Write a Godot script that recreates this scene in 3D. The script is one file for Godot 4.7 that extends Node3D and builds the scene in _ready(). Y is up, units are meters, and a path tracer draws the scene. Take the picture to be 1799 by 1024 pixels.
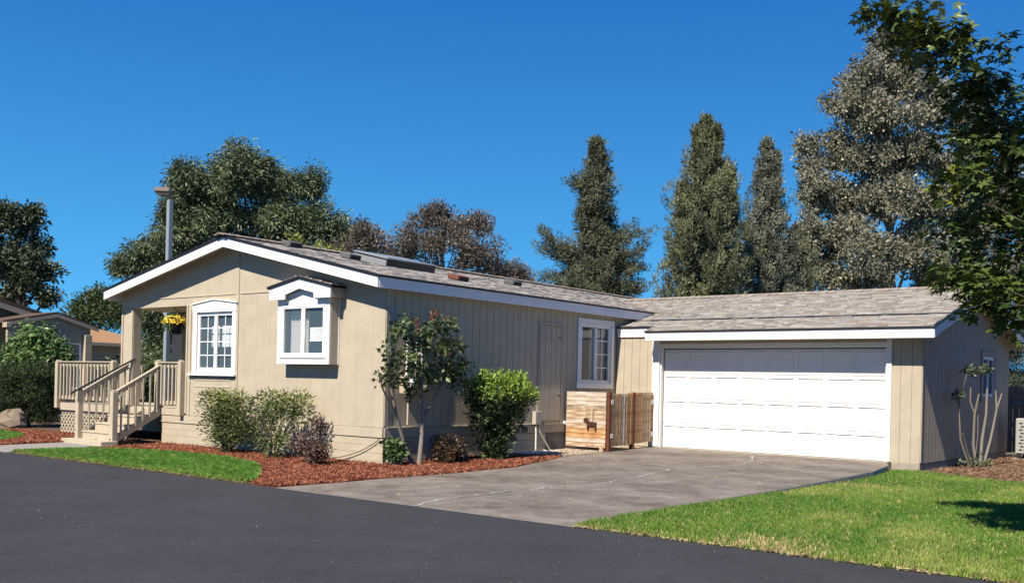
extends Node3D
# A tan manufactured house with an attached garage, seen from the street on a clear day.
# House corner (front wall meets side wall) is the origin; x runs along the street, z towards it.

const FOCAL := 1764.05
const CENTRE_X := 899.5
const CENTRE_Y := 677.86

var cam_pos := Vector3(12.413, 1.366, 11.923)
var cam_basis := Basis()
var taken := {}
var M := {}
var rng := RandomNumberGenerator.new()

# ---------------------------------------------------------------- mesh builder
class MB:
	var v := PackedVector3Array()
	var n := PackedVector3Array()
	var c := PackedColorArray()
	var col := Color(1, 1, 1)
	func tri(a: Vector3, b: Vector3, d: Vector3):
		var m := (b - a).cross(d - a).normalized()
		v.append(a); v.append(d); v.append(b)
		for i in 3:
			n.append(m); c.append(col)
	func tri_n(a: Vector3, b: Vector3, d: Vector3, na: Vector3, nb: Vector3, nd: Vector3):
		v.append(a); v.append(d); v.append(b)
		n.append(na); n.append(nd); n.append(nb)
		for i in 3: c.append(col)
	func quad(a: Vector3, b: Vector3, d: Vector3, e: Vector3):
		tri(a, b, d); tri(a, d, e)
	func quad_out(a: Vector3, b: Vector3, d: Vector3, e: Vector3, o: Vector3):
		if (b - a).cross(d - a).dot((a + b + d + e) * 0.25 - o) < 0.0: quad(a, e, d, b)
		else: quad(a, b, d, e)
	func tri_out(a: Vector3, b: Vector3, d: Vector3, o: Vector3):
		if (b - a).cross(d - a).dot((a + b + d) / 3.0 - o) < 0.0: tri(a, d, b)
		else: tri(a, b, d)
	# a box with chamfered edges
	func box(p: Vector3, s: Vector3, bv := 0.0, bs := Basis()):
		var h := s * 0.5
		if bv <= 0.0:
			for ax in 3:
				for sg in [-1.0, 1.0]:
					var q := []
					for k in [[-1, -1], [1, -1], [1, 1], [-1, 1]]:
						var w := Vector3.ZERO
						w[ax] = sg * h[ax]; w[(ax + 1) % 3] = k[0] * h[(ax + 1) % 3]; w[(ax + 2) % 3] = k[1] * h[(ax + 2) % 3]
						q.append(p + bs * w)
					quad_out(q[0], q[1], q[2], q[3], p)
			return
		for ax in 3:
			var b1 := (ax + 1) % 3
			var b2 := (ax + 2) % 3
			for sg in [-1.0, 1.0]:
				var q := []
				for k in [[-1, -1], [1, -1], [1, 1], [-1, 1]]:
					var w := Vector3.ZERO
					w[ax] = sg * h[ax]; w[b1] = k[0] * (h[b1] - bv); w[b2] = k[1] * (h[b2] - bv)
					q.append(p + bs * w)
				quad_out(q[0], q[1], q[2], q[3], p)
				for sh in [-1.0, 1.0]:
					var e := []
					for k in [[0, -1], [0, 1], [1, 1], [1, -1]]:
						var w := Vector3.ZERO
						w[ax] = sg * (h[ax] if k[0] == 0 else h[ax] - bv)
						w[b1] = sh * (h[b1] - bv if k[0] == 0 else h[b1])
						w[b2] = k[1] * (h[b2] - bv)
						e.append(p + bs * w)
					quad_out(e[0], e[1], e[2], e[3], p)
		for sx in [-1.0, 1.0]:
			for sy in [-1.0, 1.0]:
				for sz in [-1.0, 1.0]:
					var a := p + bs * Vector3(sx * h.x, sy * (h.y - bv), sz * (h.z - bv))
					var b := p + bs * Vector3(sx * (h.x - bv), sy * h.y, sz * (h.z - bv))
					var d := p + bs * Vector3(sx * (h.x - bv), sy * (h.y - bv), sz * h.z)
					tri_out(a, b, d, p)
	# a polygon in the u-v plane, extruded from w0 to w1
	func prism(poly: PackedVector2Array, w0: float, w1: float, xf := Transform3D()):
		var ids := Geometry2D.triangulate_polygon(poly)
		var mid := Vector2.ZERO
		for q in poly: mid += q / poly.size()
		var cw := Geometry2D.is_polygon_clockwise(poly)
		for i in range(0, ids.size(), 3):
			var a := poly[ids[i]]
			var b := poly[ids[i + 1]]
			var d := poly[ids[i + 2]]
			if (b - a).cross(d - a) < 0.0:
				var t := b
				b = d; d = t
			tri(xf * Vector3(a.x, a.y, w1), xf * Vector3(b.x, b.y, w1), xf * Vector3(d.x, d.y, w1))
			tri(xf * Vector3(a.x, a.y, w0), xf * Vector3(d.x, d.y, w0), xf * Vector3(b.x, b.y, w0))
		for i in poly.size():
			var a := poly[i]
			var b := poly[(i + 1) % poly.size()]
			if cw:
				var t := a
				a = b; b = t
			quad(xf * Vector3(a.x, a.y, w0), xf * Vector3(b.x, b.y, w0), xf * Vector3(b.x, b.y, w1), xf * Vector3(a.x, a.y, w1))
	# a tapered tube along points
	func tube(pts: Array, rad: Array, sides := 8, caps := true):
		var rings := []
		var dirs := []
		var side := Vector3.RIGHT
		for i in pts.size():
			var d: Vector3 = (pts[min(i + 1, pts.size() - 1)] - pts[max(i - 1, 0)]).normalized()
			if i == 0:
				side = d.cross(Vector3.UP if absf(d.y) < 0.9 else Vector3.RIGHT).normalized()
			else:
				side = (side - d * side.dot(d)).normalized()
			var up := d.cross(side)
			var ring := []
			var nr := []
			for k in sides:
				var a := TAU * k / sides
				var o := side * cos(a) + up * sin(a)
				ring.append(pts[i] + o * rad[i]); nr.append(o)
			rings.append(ring); dirs.append(nr)
		for i in pts.size() - 1:
			for k in sides:
				var j := (k + 1) % sides
				tri_n(rings[i][k], rings[i][j], rings[i + 1][j], dirs[i][k], dirs[i][j], dirs[i + 1][j])
				tri_n(rings[i][k], rings[i + 1][j], rings[i + 1][k], dirs[i][k], dirs[i + 1][j], dirs[i + 1][k])
		if caps:
			for k in sides:
				var j := (k + 1) % sides
				tri_out(pts[0], rings[0][k], rings[0][j], pts[1])
				tri_out(pts[-1], rings[-1][k], rings[-1][j], pts[-2])
	# a surface of revolution about y: profile of (radius, height)
	func lathe(prof: Array, at: Vector3, sides := 16):
		for i in prof.size() - 1:
			for k in sides:
				var a := TAU * k / sides
				var b := TAU * (k + 1) / sides
				var p0 := at + Vector3(cos(a) * prof[i].x, prof[i].y, sin(a) * prof[i].x)
				var p1 := at + Vector3(cos(b) * prof[i].x, prof[i].y, sin(b) * prof[i].x)
				var p2 := at + Vector3(cos(b) * prof[i + 1].x, prof[i + 1].y, sin(b) * prof[i + 1].x)
				var p3 := at + Vector3(cos(a) * prof[i + 1].x, prof[i + 1].y, sin(a) * prof[i + 1].x)
				var sl: Vector2 = prof[i + 1] - prof[i]
				var na := Vector3(cos(a) * sl.y, -sl.x, sin(a) * sl.y).normalized()
				var nb := Vector3(cos(b) * sl.y, -sl.x, sin(b) * sl.y).normalized()
				tri_n(p0, p2, p1, na, nb, nb); tri_n(p0, p3, p2, na, na, nb)
	func mesh() -> ArrayMesh:
		var arr := []
		arr.resize(Mesh.ARRAY_MAX)
		arr[Mesh.ARRAY_VERTEX] = v; arr[Mesh.ARRAY_NORMAL] = n; arr[Mesh.ARRAY_COLOR] = c
		var m := ArrayMesh.new()
		m.add_surface_from_arrays(Mesh.PRIMITIVE_TRIANGLES, arr)
		return m

# ---------------------------------------------------------------- nodes
func numbered(parent: Node, called: String) -> String:
	var key := str(parent.get_instance_id()) + called
	var k: int = taken.get(key, 0)
	taken[key] = k + 1
	return called if k == 0 else "%s_%03d" % [called, k]

func put(o: Node3D, called: String, parent: Node):
	o.name = numbered(parent, called)
	parent.add_child(o, true)

func tag(o: Node, label: String, category: String, group := "", kind := ""):
	if label: o.set_meta("label", label)
	if category: o.set_meta("category", category)
	if group: o.set_meta("group", group)
	if kind: o.set_meta("kind", kind)

func thing(called: String, label: String, category: String, where := Vector3.ZERO, turn := 0.0, group := "") -> Node3D:
	var o := Node3D.new()
	put(o, called, self)
	o.position = where; o.rotation.y = turn
	tag(o, label, category, group)
	return o

func part(parent: Node, called: String, m, material: Material, xf := Transform3D()) -> MeshInstance3D:
	var o := MeshInstance3D.new()
	o.mesh = m.mesh() if m is MB else m
	o.material_override = material
	o.transform = xf
	put(o, called, parent)
	return o

func box_part(parent: Node, called: String, p: Vector3, s: Vector3, material: Material, bv := 0.0) -> MeshInstance3D:
	var b := MB.new()
	b.box(Vector3.ZERO, s, bv)
	return part(parent, called, b, material, Transform3D(Basis(), p))

func structure(called: String, m, material: Material) -> MeshInstance3D:
	var o := part(self, called, m, material)
	o.set_meta("kind", "structure")
	return o

func many(parent: Node, called: String, m: Mesh, material: Material, xfs: Array, cols: Array) -> MultiMeshInstance3D:
	var mm := MultiMesh.new()
	mm.transform_format = MultiMesh.TRANSFORM_3D
	mm.use_colors = true
	mm.mesh = m
	mm.instance_count = xfs.size()
	for i in xfs.size():
		mm.set_instance_transform(i, xfs[i]); mm.set_instance_color(i, cols[i])
	var o := MultiMeshInstance3D.new()
	o.set_meta("kind", "stuff")
	o.multimesh = mm
	o.material_override = material
	put(o, called, parent)
	return o

# a pixel of the photograph at a given depth along the optical axis
func at(px: float, py: float, depth: float) -> Vector3:
	return cam_pos + cam_basis * Vector3((px - CENTRE_X) / FOCAL * depth, -(py - CENTRE_Y) / FOCAL * depth, -depth)

# ---------------------------------------------------------------- materials
func lin(r: float, g: float, b: float) -> Color:
	return Color(r, g, b).linear_to_srgb()

func noise_image(size: int, seed_: int, layers: Array, low: Color, high: Color) -> ImageTexture:
	# layers: [frequency, weight]; low and high are linear colours
	var sum := PackedFloat32Array()
	sum.resize(size * size)
	var total := 0.0
	for l in layers:
		total += l[1]
		if l[0] <= 0.0:
			var r := RandomNumberGenerator.new()
			r.seed = seed_
			for i in size * size: sum[i] += r.randf() * l[1]
			continue
		var f := FastNoiseLite.new()
		f.seed = seed_ + int(l[0] * 1000.0)
		f.noise_type = FastNoiseLite.TYPE_SIMPLEX_SMOOTH
		f.frequency = l[0]
		f.fractal_octaves = 3
		var im := f.get_seamless_image(size, size)
		var d := im.get_data()
		for i in size * size: sum[i] += d[i] / 255.0 * l[1]
	var bytes := PackedByteArray()
	bytes.resize(size * size * 3)
	for i in size * size:
		var t := clampf((sum[i] / total - 0.5) * 1.6 + 0.5, 0.0, 1.0)
		var k := low.lerp(high, t).linear_to_srgb()
		bytes[i * 3] = int(k.r * 255); bytes[i * 3 + 1] = int(k.g * 255); bytes[i * 3 + 2] = int(k.b * 255)
	return ImageTexture.create_from_image(Image.create_from_data(size, size, false, Image.FORMAT_RGB8, bytes))

func grain_image(size: int, seed_: int, low: Color, high: Color, stretch: float) -> ImageTexture:
	# wood grain running along v
	var f := FastNoiseLite.new()
	f.seed = seed_
	f.frequency = 0.05
	f.fractal_octaves = 4
	var g := FastNoiseLite.new()
	g.seed = seed_ + 5
	g.frequency = 0.012
	var im := Image.create(size, size, false, Image.FORMAT_RGB8)
	for y in size:
		for x in size:
			var a := f.get_noise_2d(x, y / stretch) * 0.7 + g.get_noise_2d(x, y) * 0.5
			im.set_pixel(x, y, low.lerp(high, clampf(0.5 + a, 0, 1)).linear_to_srgb())
	return ImageTexture.create_from_image(im)

func mat(r: float, g: float, b: float, rough := 0.8, tex: Texture2D = null, scale := 1.0) -> StandardMaterial3D:
	var m := StandardMaterial3D.new()
	m.albedo_color = lin(r, g, b)
	m.roughness = rough
	m.metallic_specular = 0.4
	if tex:
		m.albedo_texture = tex
		m.uv1_triplanar = true
		m.uv1_world_triplanar = true
		m.uv1_scale = Vector3.ONE * scale
	return m

func relief(m: StandardMaterial3D, tex: Texture2D, depth_cm: float):
	m.heightmap_enabled = true
	m.heightmap_texture = tex
	m.heightmap_scale = depth_cm

func leaf_mat(r: float, g: float, b: float, through := 0.5, rough := 0.55) -> StandardMaterial3D:
	var m := mat(r, g, b, rough)
	m.vertex_color_use_as_albedo = true
	m.cull_mode = BaseMaterial3D.CULL_DISABLED
	m.backlight_enabled = true
	m.backlight = Color(through, through, through * 0.6)
	return m

func make_materials():
	var W := Color(1, 1, 1)
	var soft := noise_image(512, 11, [[0.008, 0.5], [0.05, 0.3], [0.0, 0.2]], Color(0.84, 0.83, 0.82), W)
	var rough_t := noise_image(512, 12, [[0.03, 0.4], [0.1, 0.3], [0.0, 0.3]], Color(0.3, 0.3, 0.3), W)
	var grain := grain_image(512, 3, Color(0.45, 0.45, 0.45), W, 9.0)
	M.soft = soft
	M.siding = mat(0.455, 0.40, 0.31, 0.75, soft, 0.45)
	relief(M.siding, grain, 0.12)
	M.skirt = mat(0.46, 0.405, 0.31, 0.8, soft, 0.6)
	M.trim_tan = mat(0.47, 0.41, 0.315, 0.7, soft, 0.5)
	M.white = mat(0.76, 0.76, 0.76, 0.55, noise_image(512, 15, [[0.01, 0.6], [0.06, 0.4]], Color(0.93, 0.93, 0.92), W), 0.4)
	M.door_white = mat(0.76, 0.76, 0.76, 0.5, noise_image(512, 16, [[0.01, 0.6], [0.06, 0.4]], Color(0.93, 0.92, 0.91), W), 0.5)
	M.bay_grey = mat(0.42, 0.38, 0.32, 0.75, soft, 0.5)
	M.soffit = mat(0.455, 0.40, 0.31, 0.8, soft, 0.6)
	M.black_edge = mat(0.012, 0.012, 0.014, 0.5)
	M.black_metal = mat(0.015, 0.015, 0.017, 0.4)
	M.dark = mat(0.02, 0.02, 0.02, 0.8)
	M.vinyl = mat(0.74, 0.75, 0.76, 0.4)
	M.blind = mat(0.72, 0.76, 0.76, 0.6)
	M.curtain = mat(0.42, 0.42, 0.41, 0.9)
	M.inside = mat(0.16, 0.14, 0.12, 0.9)
	M.glass = StandardMaterial3D.new()
	M.glass.albedo_color = Color(0.7, 0.8, 0.85, 0.12)
	M.glass.transparency = BaseMaterial3D.TRANSPARENCY_ALPHA
	M.glass.roughness = 0.02
	M.glass.metallic_specular = 0.6
	M.shingle = mat(1, 1, 1, 0.95, noise_image(512, 21, [[0.08, 0.4], [0.0, 0.6]], Color(0.6, 0.58, 0.56), W), 1.6)
	M.shingle.vertex_color_use_as_albedo = true
	M.shingle.metallic_specular = 0.15
	var asph := noise_image(1024, 31, [[0.004, 0.16], [0.03, 0.14], [0.2, 0.35], [0.0, 0.35]], Color(0.36, 0.36, 0.36), W)
	M.asphalt = mat(0.062, 0.064, 0.072, 0.88, asph, 0.17)
	M.asphalt.metallic_specular = 0.25
	relief(M.asphalt, noise_image(512, 33, [[0.12, 0.4], [0.0, 0.6]], Color(0, 0, 0), W), 0.12)
	var conc := noise_image(1024, 41, [[0.004, 0.38], [0.015, 0.30], [0.06, 0.20], [0.0, 0.12]], Color(0.30, 0.25, 0.215), Color(1, 0.97, 0.92))
	M.concrete = mat(0.245, 0.225, 0.205, 0.9, conc, 0.16)
	relief(M.concrete, rough_t, 0.06)
	M.walk = mat(0.28, 0.265, 0.245, 0.9, soft, 0.5)
	M.crack = mat(0.40, 0.39, 0.365, 0.95, soft, 2.0)
	M.foundation = mat(0.34, 0.30, 0.25, 0.95, soft, 1.0)
	M.soil = mat(0.16, 0.10, 0.065, 0.98, rough_t, 1.2)
	M.mulch_bed = mat(0.16, 0.045, 0.022, 0.98, rough_t, 2.5)
	M.gravel_bed = mat(0.26, 0.21, 0.16, 0.98, rough_t, 2.5)
	M.lawn = mat(0.05, 0.075, 0.02, 0.95, rough_t, 1.2)
	M.far_ground = mat(0.16, 0.14, 0.08, 0.98, rough_t, 0.3)
	M.chip = mat(1, 1, 1, 0.95)
	M.chip.vertex_color_use_as_albedo = true
	M.blade = leaf_mat(1, 1, 1, 0.5, 0.6)
	M.leaf = leaf_mat(1, 1, 1, 0.45, 0.4)
	M.needle = leaf_mat(1, 1, 1, 0.15, 0.7)
	M.bark = mat(0.10, 0.085, 0.07, 0.95, rough_t, 3.0)
	M.bark_grey = mat(0.30, 0.27, 0.23, 0.95, rough_t, 3.0)
	M.bark_pale = mat(0.42, 0.40, 0.36, 0.9, rough_t, 2.0)
	M.post_grey = mat(0.22, 0.26, 0.29, 0.45)
	M.lamp_bronze = mat(0.16, 0.13, 0.11, 0.5)
	M.lens = mat(0.55, 0.55, 0.52, 0.2)
	M.cedar = []
	for k in 5:
		var t := grain_image(256, 70 + k, [Color(0.26, 0.15, 0.08), Color(0.30, 0.23, 0.17), Color(0.30, 0.13, 0.05), Color(0.34, 0.27, 0.21), Color(0.22, 0.15, 0.10)][k], [Color(0.58, 0.45, 0.32), Color(0.58, 0.50, 0.41), Color(0.60, 0.38, 0.19), Color(0.62, 0.55, 0.46), Color(0.52, 0.43, 0.33)][k], 12.0)
		var m := mat(1, 1, 1, 0.85)
		m.albedo_texture = t
		m.uv1_triplanar = true
		m.uv1_scale = Vector3(1.3, 1.3, 1.3)
		M.cedar.append(m)
	M.redwood = mat(0.16, 0.05, 0.025, 0.8, grain, 2.0)
	M.rust = mat(0.09, 0.032, 0.018, 0.85, rough_t, 4.0)
	M.galv = mat(0.62, 0.63, 0.64, 0.5)
	M.stone = mat(0.33, 0.26, 0.19, 0.9, rough_t, 1.2)
	relief(M.stone, rough_t, 1.0)
	M.vent_rust = mat(0.20, 0.075, 0.05, 0.8, rough_t, 3.0)
	M.vent_grey = mat(0.10, 0.10, 0.105, 0.5)
	M.curb = mat(0.20, 0.215, 0.24, 0.5)
	M.skylight_dark = mat(0.02, 0.022, 0.026, 0.35)
	M.pot = mat(0.012, 0.014, 0.02, 0.5)
	M.flower = mat(1, 1, 1, 0.7)
	M.flower.vertex_color_use_as_albedo = true
	M.n_wall = mat(0.43, 0.37, 0.285, 0.85, soft, 0.5)
	M.n_trim = mat(0.46, 0.39, 0.285, 0.8, soft, 0.5)
	M.n_roof = mat(0.16, 0.105, 0.075, 0.95, rough_t, 1.5)
	M.f_roof = mat(0.40, 0.23, 0.12, 0.95, noise_image(512, 81, [[0.05, 0.5], [0.0, 0.5]], Color(0.62, 0.6, 0.58), W), 0.5)
	M.car_paint = mat(0.25, 0.32, 0.42, 0.3)
	M.car_paint.clearcoat_enabled = true
	M.tyre = mat(0.015, 0.015, 0.015, 0.9)
	M.fence_grey = mat(0.34, 0.29, 0.24, 0.9, grain, 1.2)
	M.ac_case = mat(0.34, 0.34, 0.33, 0.5)

# ---------------------------------------------------------------- walls
func keep_spans(lo: float, hi: float, holes: Array, ua: float, ub: float) -> Array:
	var spans := [[lo, hi]]
	for h in holes:
		if ub <= h[0] + 0.001 or ua >= h[1] - 0.001: continue
		var out := []
		for s in spans:
			if h[2] > s[0]: out.append([s[0], minf(s[1], h[2])])
			if h[3] < s[1]: out.append([maxf(s[0], h[3]), s[1]])
		spans = out
	return spans

# A wall in the u-v plane of xf, outer face at w = 0: core mesh plus one board for each siding strip.
func wall(parent: Node, called: String, xf: Transform3D, u0: float, u1: float, base: float, top: Callable, holes: Array, pitch: float, groove: float, m: Material) -> MeshInstance3D:
	var cuts := [u0, u1]
	var u := u0 + pitch
	var on_grid := {}
	while u < u1 - 0.02:
		cuts.append(u); on_grid[snappedf(u, 0.0001)] = true
		u += pitch
	for h in holes:
		for e in [h[0], h[1]]:
			if e > u0 + 0.002 and e < u1 - 0.002: cuts.append(e)
	cuts.sort()
	var core := MB.new()
	var boards := []
	for i in cuts.size() - 1:
		var a: float = cuts[i]
		var b: float = cuts[i + 1]
		if b - a < 0.004: continue
		var ta: float = top.call(a)
		var tb: float = top.call(b)
		for s in keep_spans(base, minf(ta, tb), holes, a, b):
			var at_top: bool = absf(s[1] - minf(ta, tb)) < 0.001
			var va: float = ta if at_top else s[1]
			var vb: float = tb if at_top else s[1]
			if va - s[0] < 0.01: continue
			core.prism(PackedVector2Array([Vector2(a, s[0]), Vector2(b, s[0]), Vector2(b, vb), Vector2(a, va)]), -0.11, -0.016)
			var ga := groove * 0.5 if on_grid.has(snappedf(a, 0.0001)) else 0.0
			var gb := groove * 0.5 if on_grid.has(snappedf(b, 0.0001)) else 0.0
			boards.append([a + ga, b - gb, s[0], va, vb])
	var w := part(parent, called, core, m, xf)
	for d in boards:
		var q := MB.new()
		var bv := 0.0012 if groove > 0.004 else 0.0005
		var mid: float = (d[0] + d[1]) * 0.5
		var l: float = d[0] - mid
		var r: float = d[1] - mid
		var h0: float = d[2]
		var o := Vector3(0, (h0 + d[3]) * 0.5, -0.008)
		var A := [Vector3(l, h0, -0.0155), Vector3(r, h0, -0.0155), Vector3(r, d[4], -0.0155), Vector3(l, d[3], -0.0155)]
		var B := [Vector3(l + bv, h0 + bv, 0), Vector3(r - bv, h0 + bv, 0), Vector3(r - bv, d[4] - bv, 0), Vector3(l + bv, d[3] - bv, 0)]
		q.quad_out(B[0], B[1], B[2], B[3], o)
		for k in 4: q.quad_out(A[k], A[(k + 1) % 4], B[(k + 1) % 4], B[k], o)
		part(w, "siding_board", q, m, Transform3D(Basis(), Vector3(mid, 0, 0)))
	return w

# A sliding window set in a hole of a wall, in the wall's own axes.
func window(parent: Node, xf: Transform3D, u0: float, u1: float, v0: float, v1: float, depth: float, muntins: Array, blind: Array, curtain := []) -> MeshInstance3D:
	# muntins: [columns, rows] for each sash; blind: [v low, v high] or []
	var f := MB.new()
	var w := 0.045
	for e in [[u0, u0 + w, v0, v1], [u1 - w, u1, v0, v1], [u0 + w, u1 - w, v0, v0 + w], [u0 + w, u1 - w, v1 - w, v1]]:
		f.box(Vector3((e[0] + e[1]) * 0.5, (e[2] + e[3]) * 0.5, -depth), Vector3(e[1] - e[0], e[3] - e[2], 0.07), 0.004)
	var um := (u0 + u1) * 0.5
	f.box(Vector3(um, (v0 + v1) * 0.5, -depth + 0.004), Vector3(0.055, v1 - v0 - 2.0 * w, 0.07), 0.004)
	var root := part(parent, "window", f, M.vinyl, xf)
	for s in 2:
		var a := u0 + w if s == 0 else um + 0.027
		var b := um - 0.027 if s == 0 else u1 - w
		var c0 := v0 + w
		var c1 := v1 - w
		var g := MB.new()
		g.quad(Vector3(a, c0, 0), Vector3(b, c0, 0), Vector3(b, c1, 0), Vector3(a, c1, 0))
		part(root, "pane", g, M.glass, Transform3D(Basis(), Vector3(0, 0, -depth - 0.01 - 0.012 * s)))
		var sash := MB.new()
		for e in [[a, a + 0.022, c0, c1], [b - 0.022, b, c0, c1], [a + 0.022, b - 0.022, c0, c0 + 0.022], [a + 0.022, b - 0.022, c1 - 0.022, c1]]:
			sash.box(Vector3((e[0] + e[1]) * 0.5, (e[2] + e[3]) * 0.5, -depth + 0.012), Vector3(e[1] - e[0], e[3] - e[2], 0.03))
		part(root, "sash", sash, M.vinyl)
		var mu: Array = muntins[s]
		for k in range(1, mu[0]):
			box_part(root, "muntin", Vector3(lerpf(a, b, float(k) / mu[0]), (c0 + c1) * 0.5, -depth + 0.002), Vector3(0.02, c1 - c0, 0.012), M.vinyl)
		for k in range(1, mu[1]):
			box_part(root, "muntin", Vector3((a + b) * 0.5, lerpf(c0, c1, float(k) / mu[1]), -depth - 0.001), Vector3(b - a, 0.02, 0.012), M.vinyl)
	for bl in blind:
		var v: float = bl[2]
		while v < bl[3]:
			var slat := MB.new()
			slat.box(Vector3.ZERO, Vector3(bl[1] - bl[0], 0.034, 0.003), 0.0, Basis(Vector3.RIGHT, -0.45))
			part(root, "blind_slat", slat, M.blind, Transform3D(Basis(), Vector3((bl[0] + bl[1]) * 0.5, v, -depth - 0.11)))
			v += 0.036
	for cu in curtain:
		var q := MB.new()
		var n := 14
		for k in n:
			var x0 := lerpf(cu[0], cu[1], float(k) / n)
			var x1 := lerpf(cu[0], cu[1], float(k + 1) / n)
			q.quad(Vector3(x0, v0, 0.02 * sin(k * 2.1)), Vector3(x1, v0, 0.02 * sin((k + 1) * 2.1)), Vector3(x1, v1, 0.02 * sin((k + 1) * 2.1)), Vector3(x0, v1, 0.02 * sin(k * 2.1)))
		part(root, "curtain", q, M.curtain, Transform3D(Basis(), Vector3(0, 0, -depth - 0.16)))
	return root

# Overlapping shingle tabs on a slope: o is the eave's start, u along the eave, s up the slope.
func shingles(parent: Node, o: Vector3, u: Vector3, s: Vector3, length: float, rise: float, keep: Callable, seed_: int, thin := 1.0):
	var r := RandomNumberGenerator.new()
	r.seed = seed_
	var b := MB.new()
	var nrm := u.cross(s).normalized()
	if nrm.y < 0: nrm = -nrm
	var tones := [Color(0.42, 0.395, 0.365), Color(0.375, 0.355, 0.33), Color(0.28, 0.265, 0.25), Color(0.47, 0.445, 0.415), Color(0.345, 0.335, 0.32), Color(0.395, 0.36, 0.325)]
	var course := 0
	var v := -0.02
	while v < rise - 0.02:
		var v1 := minf(v + 0.145, rise + 0.01)
		var x := -r.randf() * 0.25
		while x < length:
			var w := r.randf_range(0.10, 0.28)
			var x0 := maxf(x, 0.0)
			var x1 := minf(x + w, length)
			x += w
			if x1 - x0 < 0.01: continue
			var mid := o + u * (x0 + x1) * 0.5 + s * (v + 0.07)
			if not keep.call(mid): continue
			var h := r.randf_range(0.008, 0.014) if r.randf() < 0.5 else r.randf_range(0.022, 0.032)
			var c: Color = tones[r.randi() % tones.size()]
			b.col = c.lerp(Color(0.37, 0.345, 0.32), 0.35) * r.randf_range(0.9, 1.1)
			var a0 := o + u * x0 + s * v
			var a1 := o + u * x1 + s * v
			var d0 := o + u * x0 + s * v1
			var d1 := o + u * x1 + s * v1
			var up := nrm * h * thin
			var lo := nrm * 0.003
			var cen := (a0 + d1) * 0.5
			b.quad_out(a0 + up, a1 + up, d1 + lo, d0 + lo, cen - nrm)
			b.quad_out(a0, a1, a1 + up, a0 + up, cen)
			b.tri_out(a0, a0 + up, d0 + lo, cen)
			b.tri_out(a1, a1 + up, d1 + lo, cen)
		v += 0.14
		course += 1
	var p := part(parent, "shingles", b, M.shingle)
	p.set_meta("kind", "stuff")

# ---------------------------------------------------------------- foliage
func clump(seed_: int, count: int, radius: float, length: float, width: float, droop: float, fold := 0.25) -> ArrayMesh:
	var r := RandomNumberGenerator.new()
	r.seed = seed_
	var b := MB.new()
	for i in count:
		var d := Vector3(r.randfn(), r.randfn(), r.randfn()).normalized()
		var p := d * radius * pow(r.randf(), 0.5)
		var dir := (d + Vector3(r.randfn(), r.randfn(), r.randfn()) * 0.6 + Vector3(0, -droop, 0)).normalized()
		var side := dir.cross(Vector3(r.randfn(), r.randfn(), r.randfn())).normalized()
		var nm := side.cross(dir).normalized()
		var f := r.randf_range(0.55, 1.3)
		var l := length * f * r.randf_range(0.85, 1.15)
		var w := width * f * r.randf_range(0.8, 1.2) * 0.5
		var g := r.randf_range(0.65, 1.25)
		b.col = Color(g * r.randf_range(0.9, 1.1), g, g * r.randf_range(0.85, 1.1))
		var m := p + dir * l * 0.42 - nm * w * fold
		b.tri(p, m + side * w + nm * w * fold * 2.0, p + dir * l)
		b.tri(p, p + dir * l, m - side * w + nm * w * fold * 2.0)
	return b.mesh()

func crown(parent: Node, called: String, blobs: Array, mesh_: Mesh, m: Material, lo: Color, hi: Color, per_area: float, r: RandomNumberGenerator, fill := 0.55, tilt := 0.6, size := 1.0) -> MultiMeshInstance3D:
	# blobs: [centre, radii]
	var xfs := []
	var cols := []
	for b in blobs:
		var c: Vector3 = b[0]
		var q: Vector3 = b[1]
		var area := 4.0 * PI * pow((pow(q.x * q.y, 1.6) + pow(q.x * q.z, 1.6) + pow(q.y * q.z, 1.6)) / 3.0, 1.0 / 1.6)
		for i in int(area * per_area) + 3:
			var d := Vector3(r.randfn(), r.randfn(), r.randfn()).normalized()
			var p := c + d * q * lerpf(fill, 1.03, pow(r.randf(), 0.6))
			var bs := Basis(Vector3.UP, r.randf() * TAU) * Basis(Vector3.RIGHT, r.randfn() * tilt * 0.5)
			xfs.append(Transform3D(bs.scaled(Vector3.ONE * size * r.randf_range(0.75, 1.25)), p))
			cols.append(lo.lerp(hi, r.randf()))
	return many(parent, called, mesh_, m, xfs, cols)

func px_blobs(list: Array, depth: float, r: RandomNumberGenerator, flat := 0.9, jitter := 0.35) -> Array:
	var out := []
	for b in list:
		var k := depth / FOCAL
		var off: float = r.randf_range(-1, 1) * b[2] * k * jitter
		var dd: float = depth + off
		out.append([at(b[0], b[1], dd), Vector3(b[2] * k, b[3] * k, b[2] * k * flat)])
	return out

func limbs(parent: Node, called: String, foot: Vector3, top: Vector3, r0: float, ends: Array, m: Material, r: RandomNumberGenerator, wobble := 0.02, limb := 0.45) -> MeshInstance3D:
	var b := MB.new()
	var n := 9
	var h := top.y - foot.y
	var pts := []
	var rad := []
	for i in n:
		var t := float(i) / (n - 1)
		pts.append(foot.lerp(top, t) + Vector3(r.randfn(), 0, r.randfn()) * wobble * h * sin(t * PI))
		rad.append(r0 * (1.0 - t * 0.88) * (1.3 if i == 0 else 1.0))
	b.tube(pts, rad, 8)
	for e in ends:
		var t := clampf((e.y - foot.y) / h * 0.72, 0.15, 0.93)
		var i := int(t * (n - 1))
		var s: Vector3 = pts[i].lerp(pts[min(i + 1, n - 1)], t * (n - 1) - i)
		var mid: Vector3 = s.lerp(e, 0.5) + Vector3(0, -0.06 * s.distance_to(e), 0) + Vector3(r.randfn(), r.randfn(), r.randfn()) * 0.05 * s.distance_to(e)
		var rr := r0 * (1.0 - t * 0.8) * limb
		b.tube([s, mid, e], [rr, rr * 0.6, rr * 0.15], 6)
	return part(parent, called, b, m)

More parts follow.
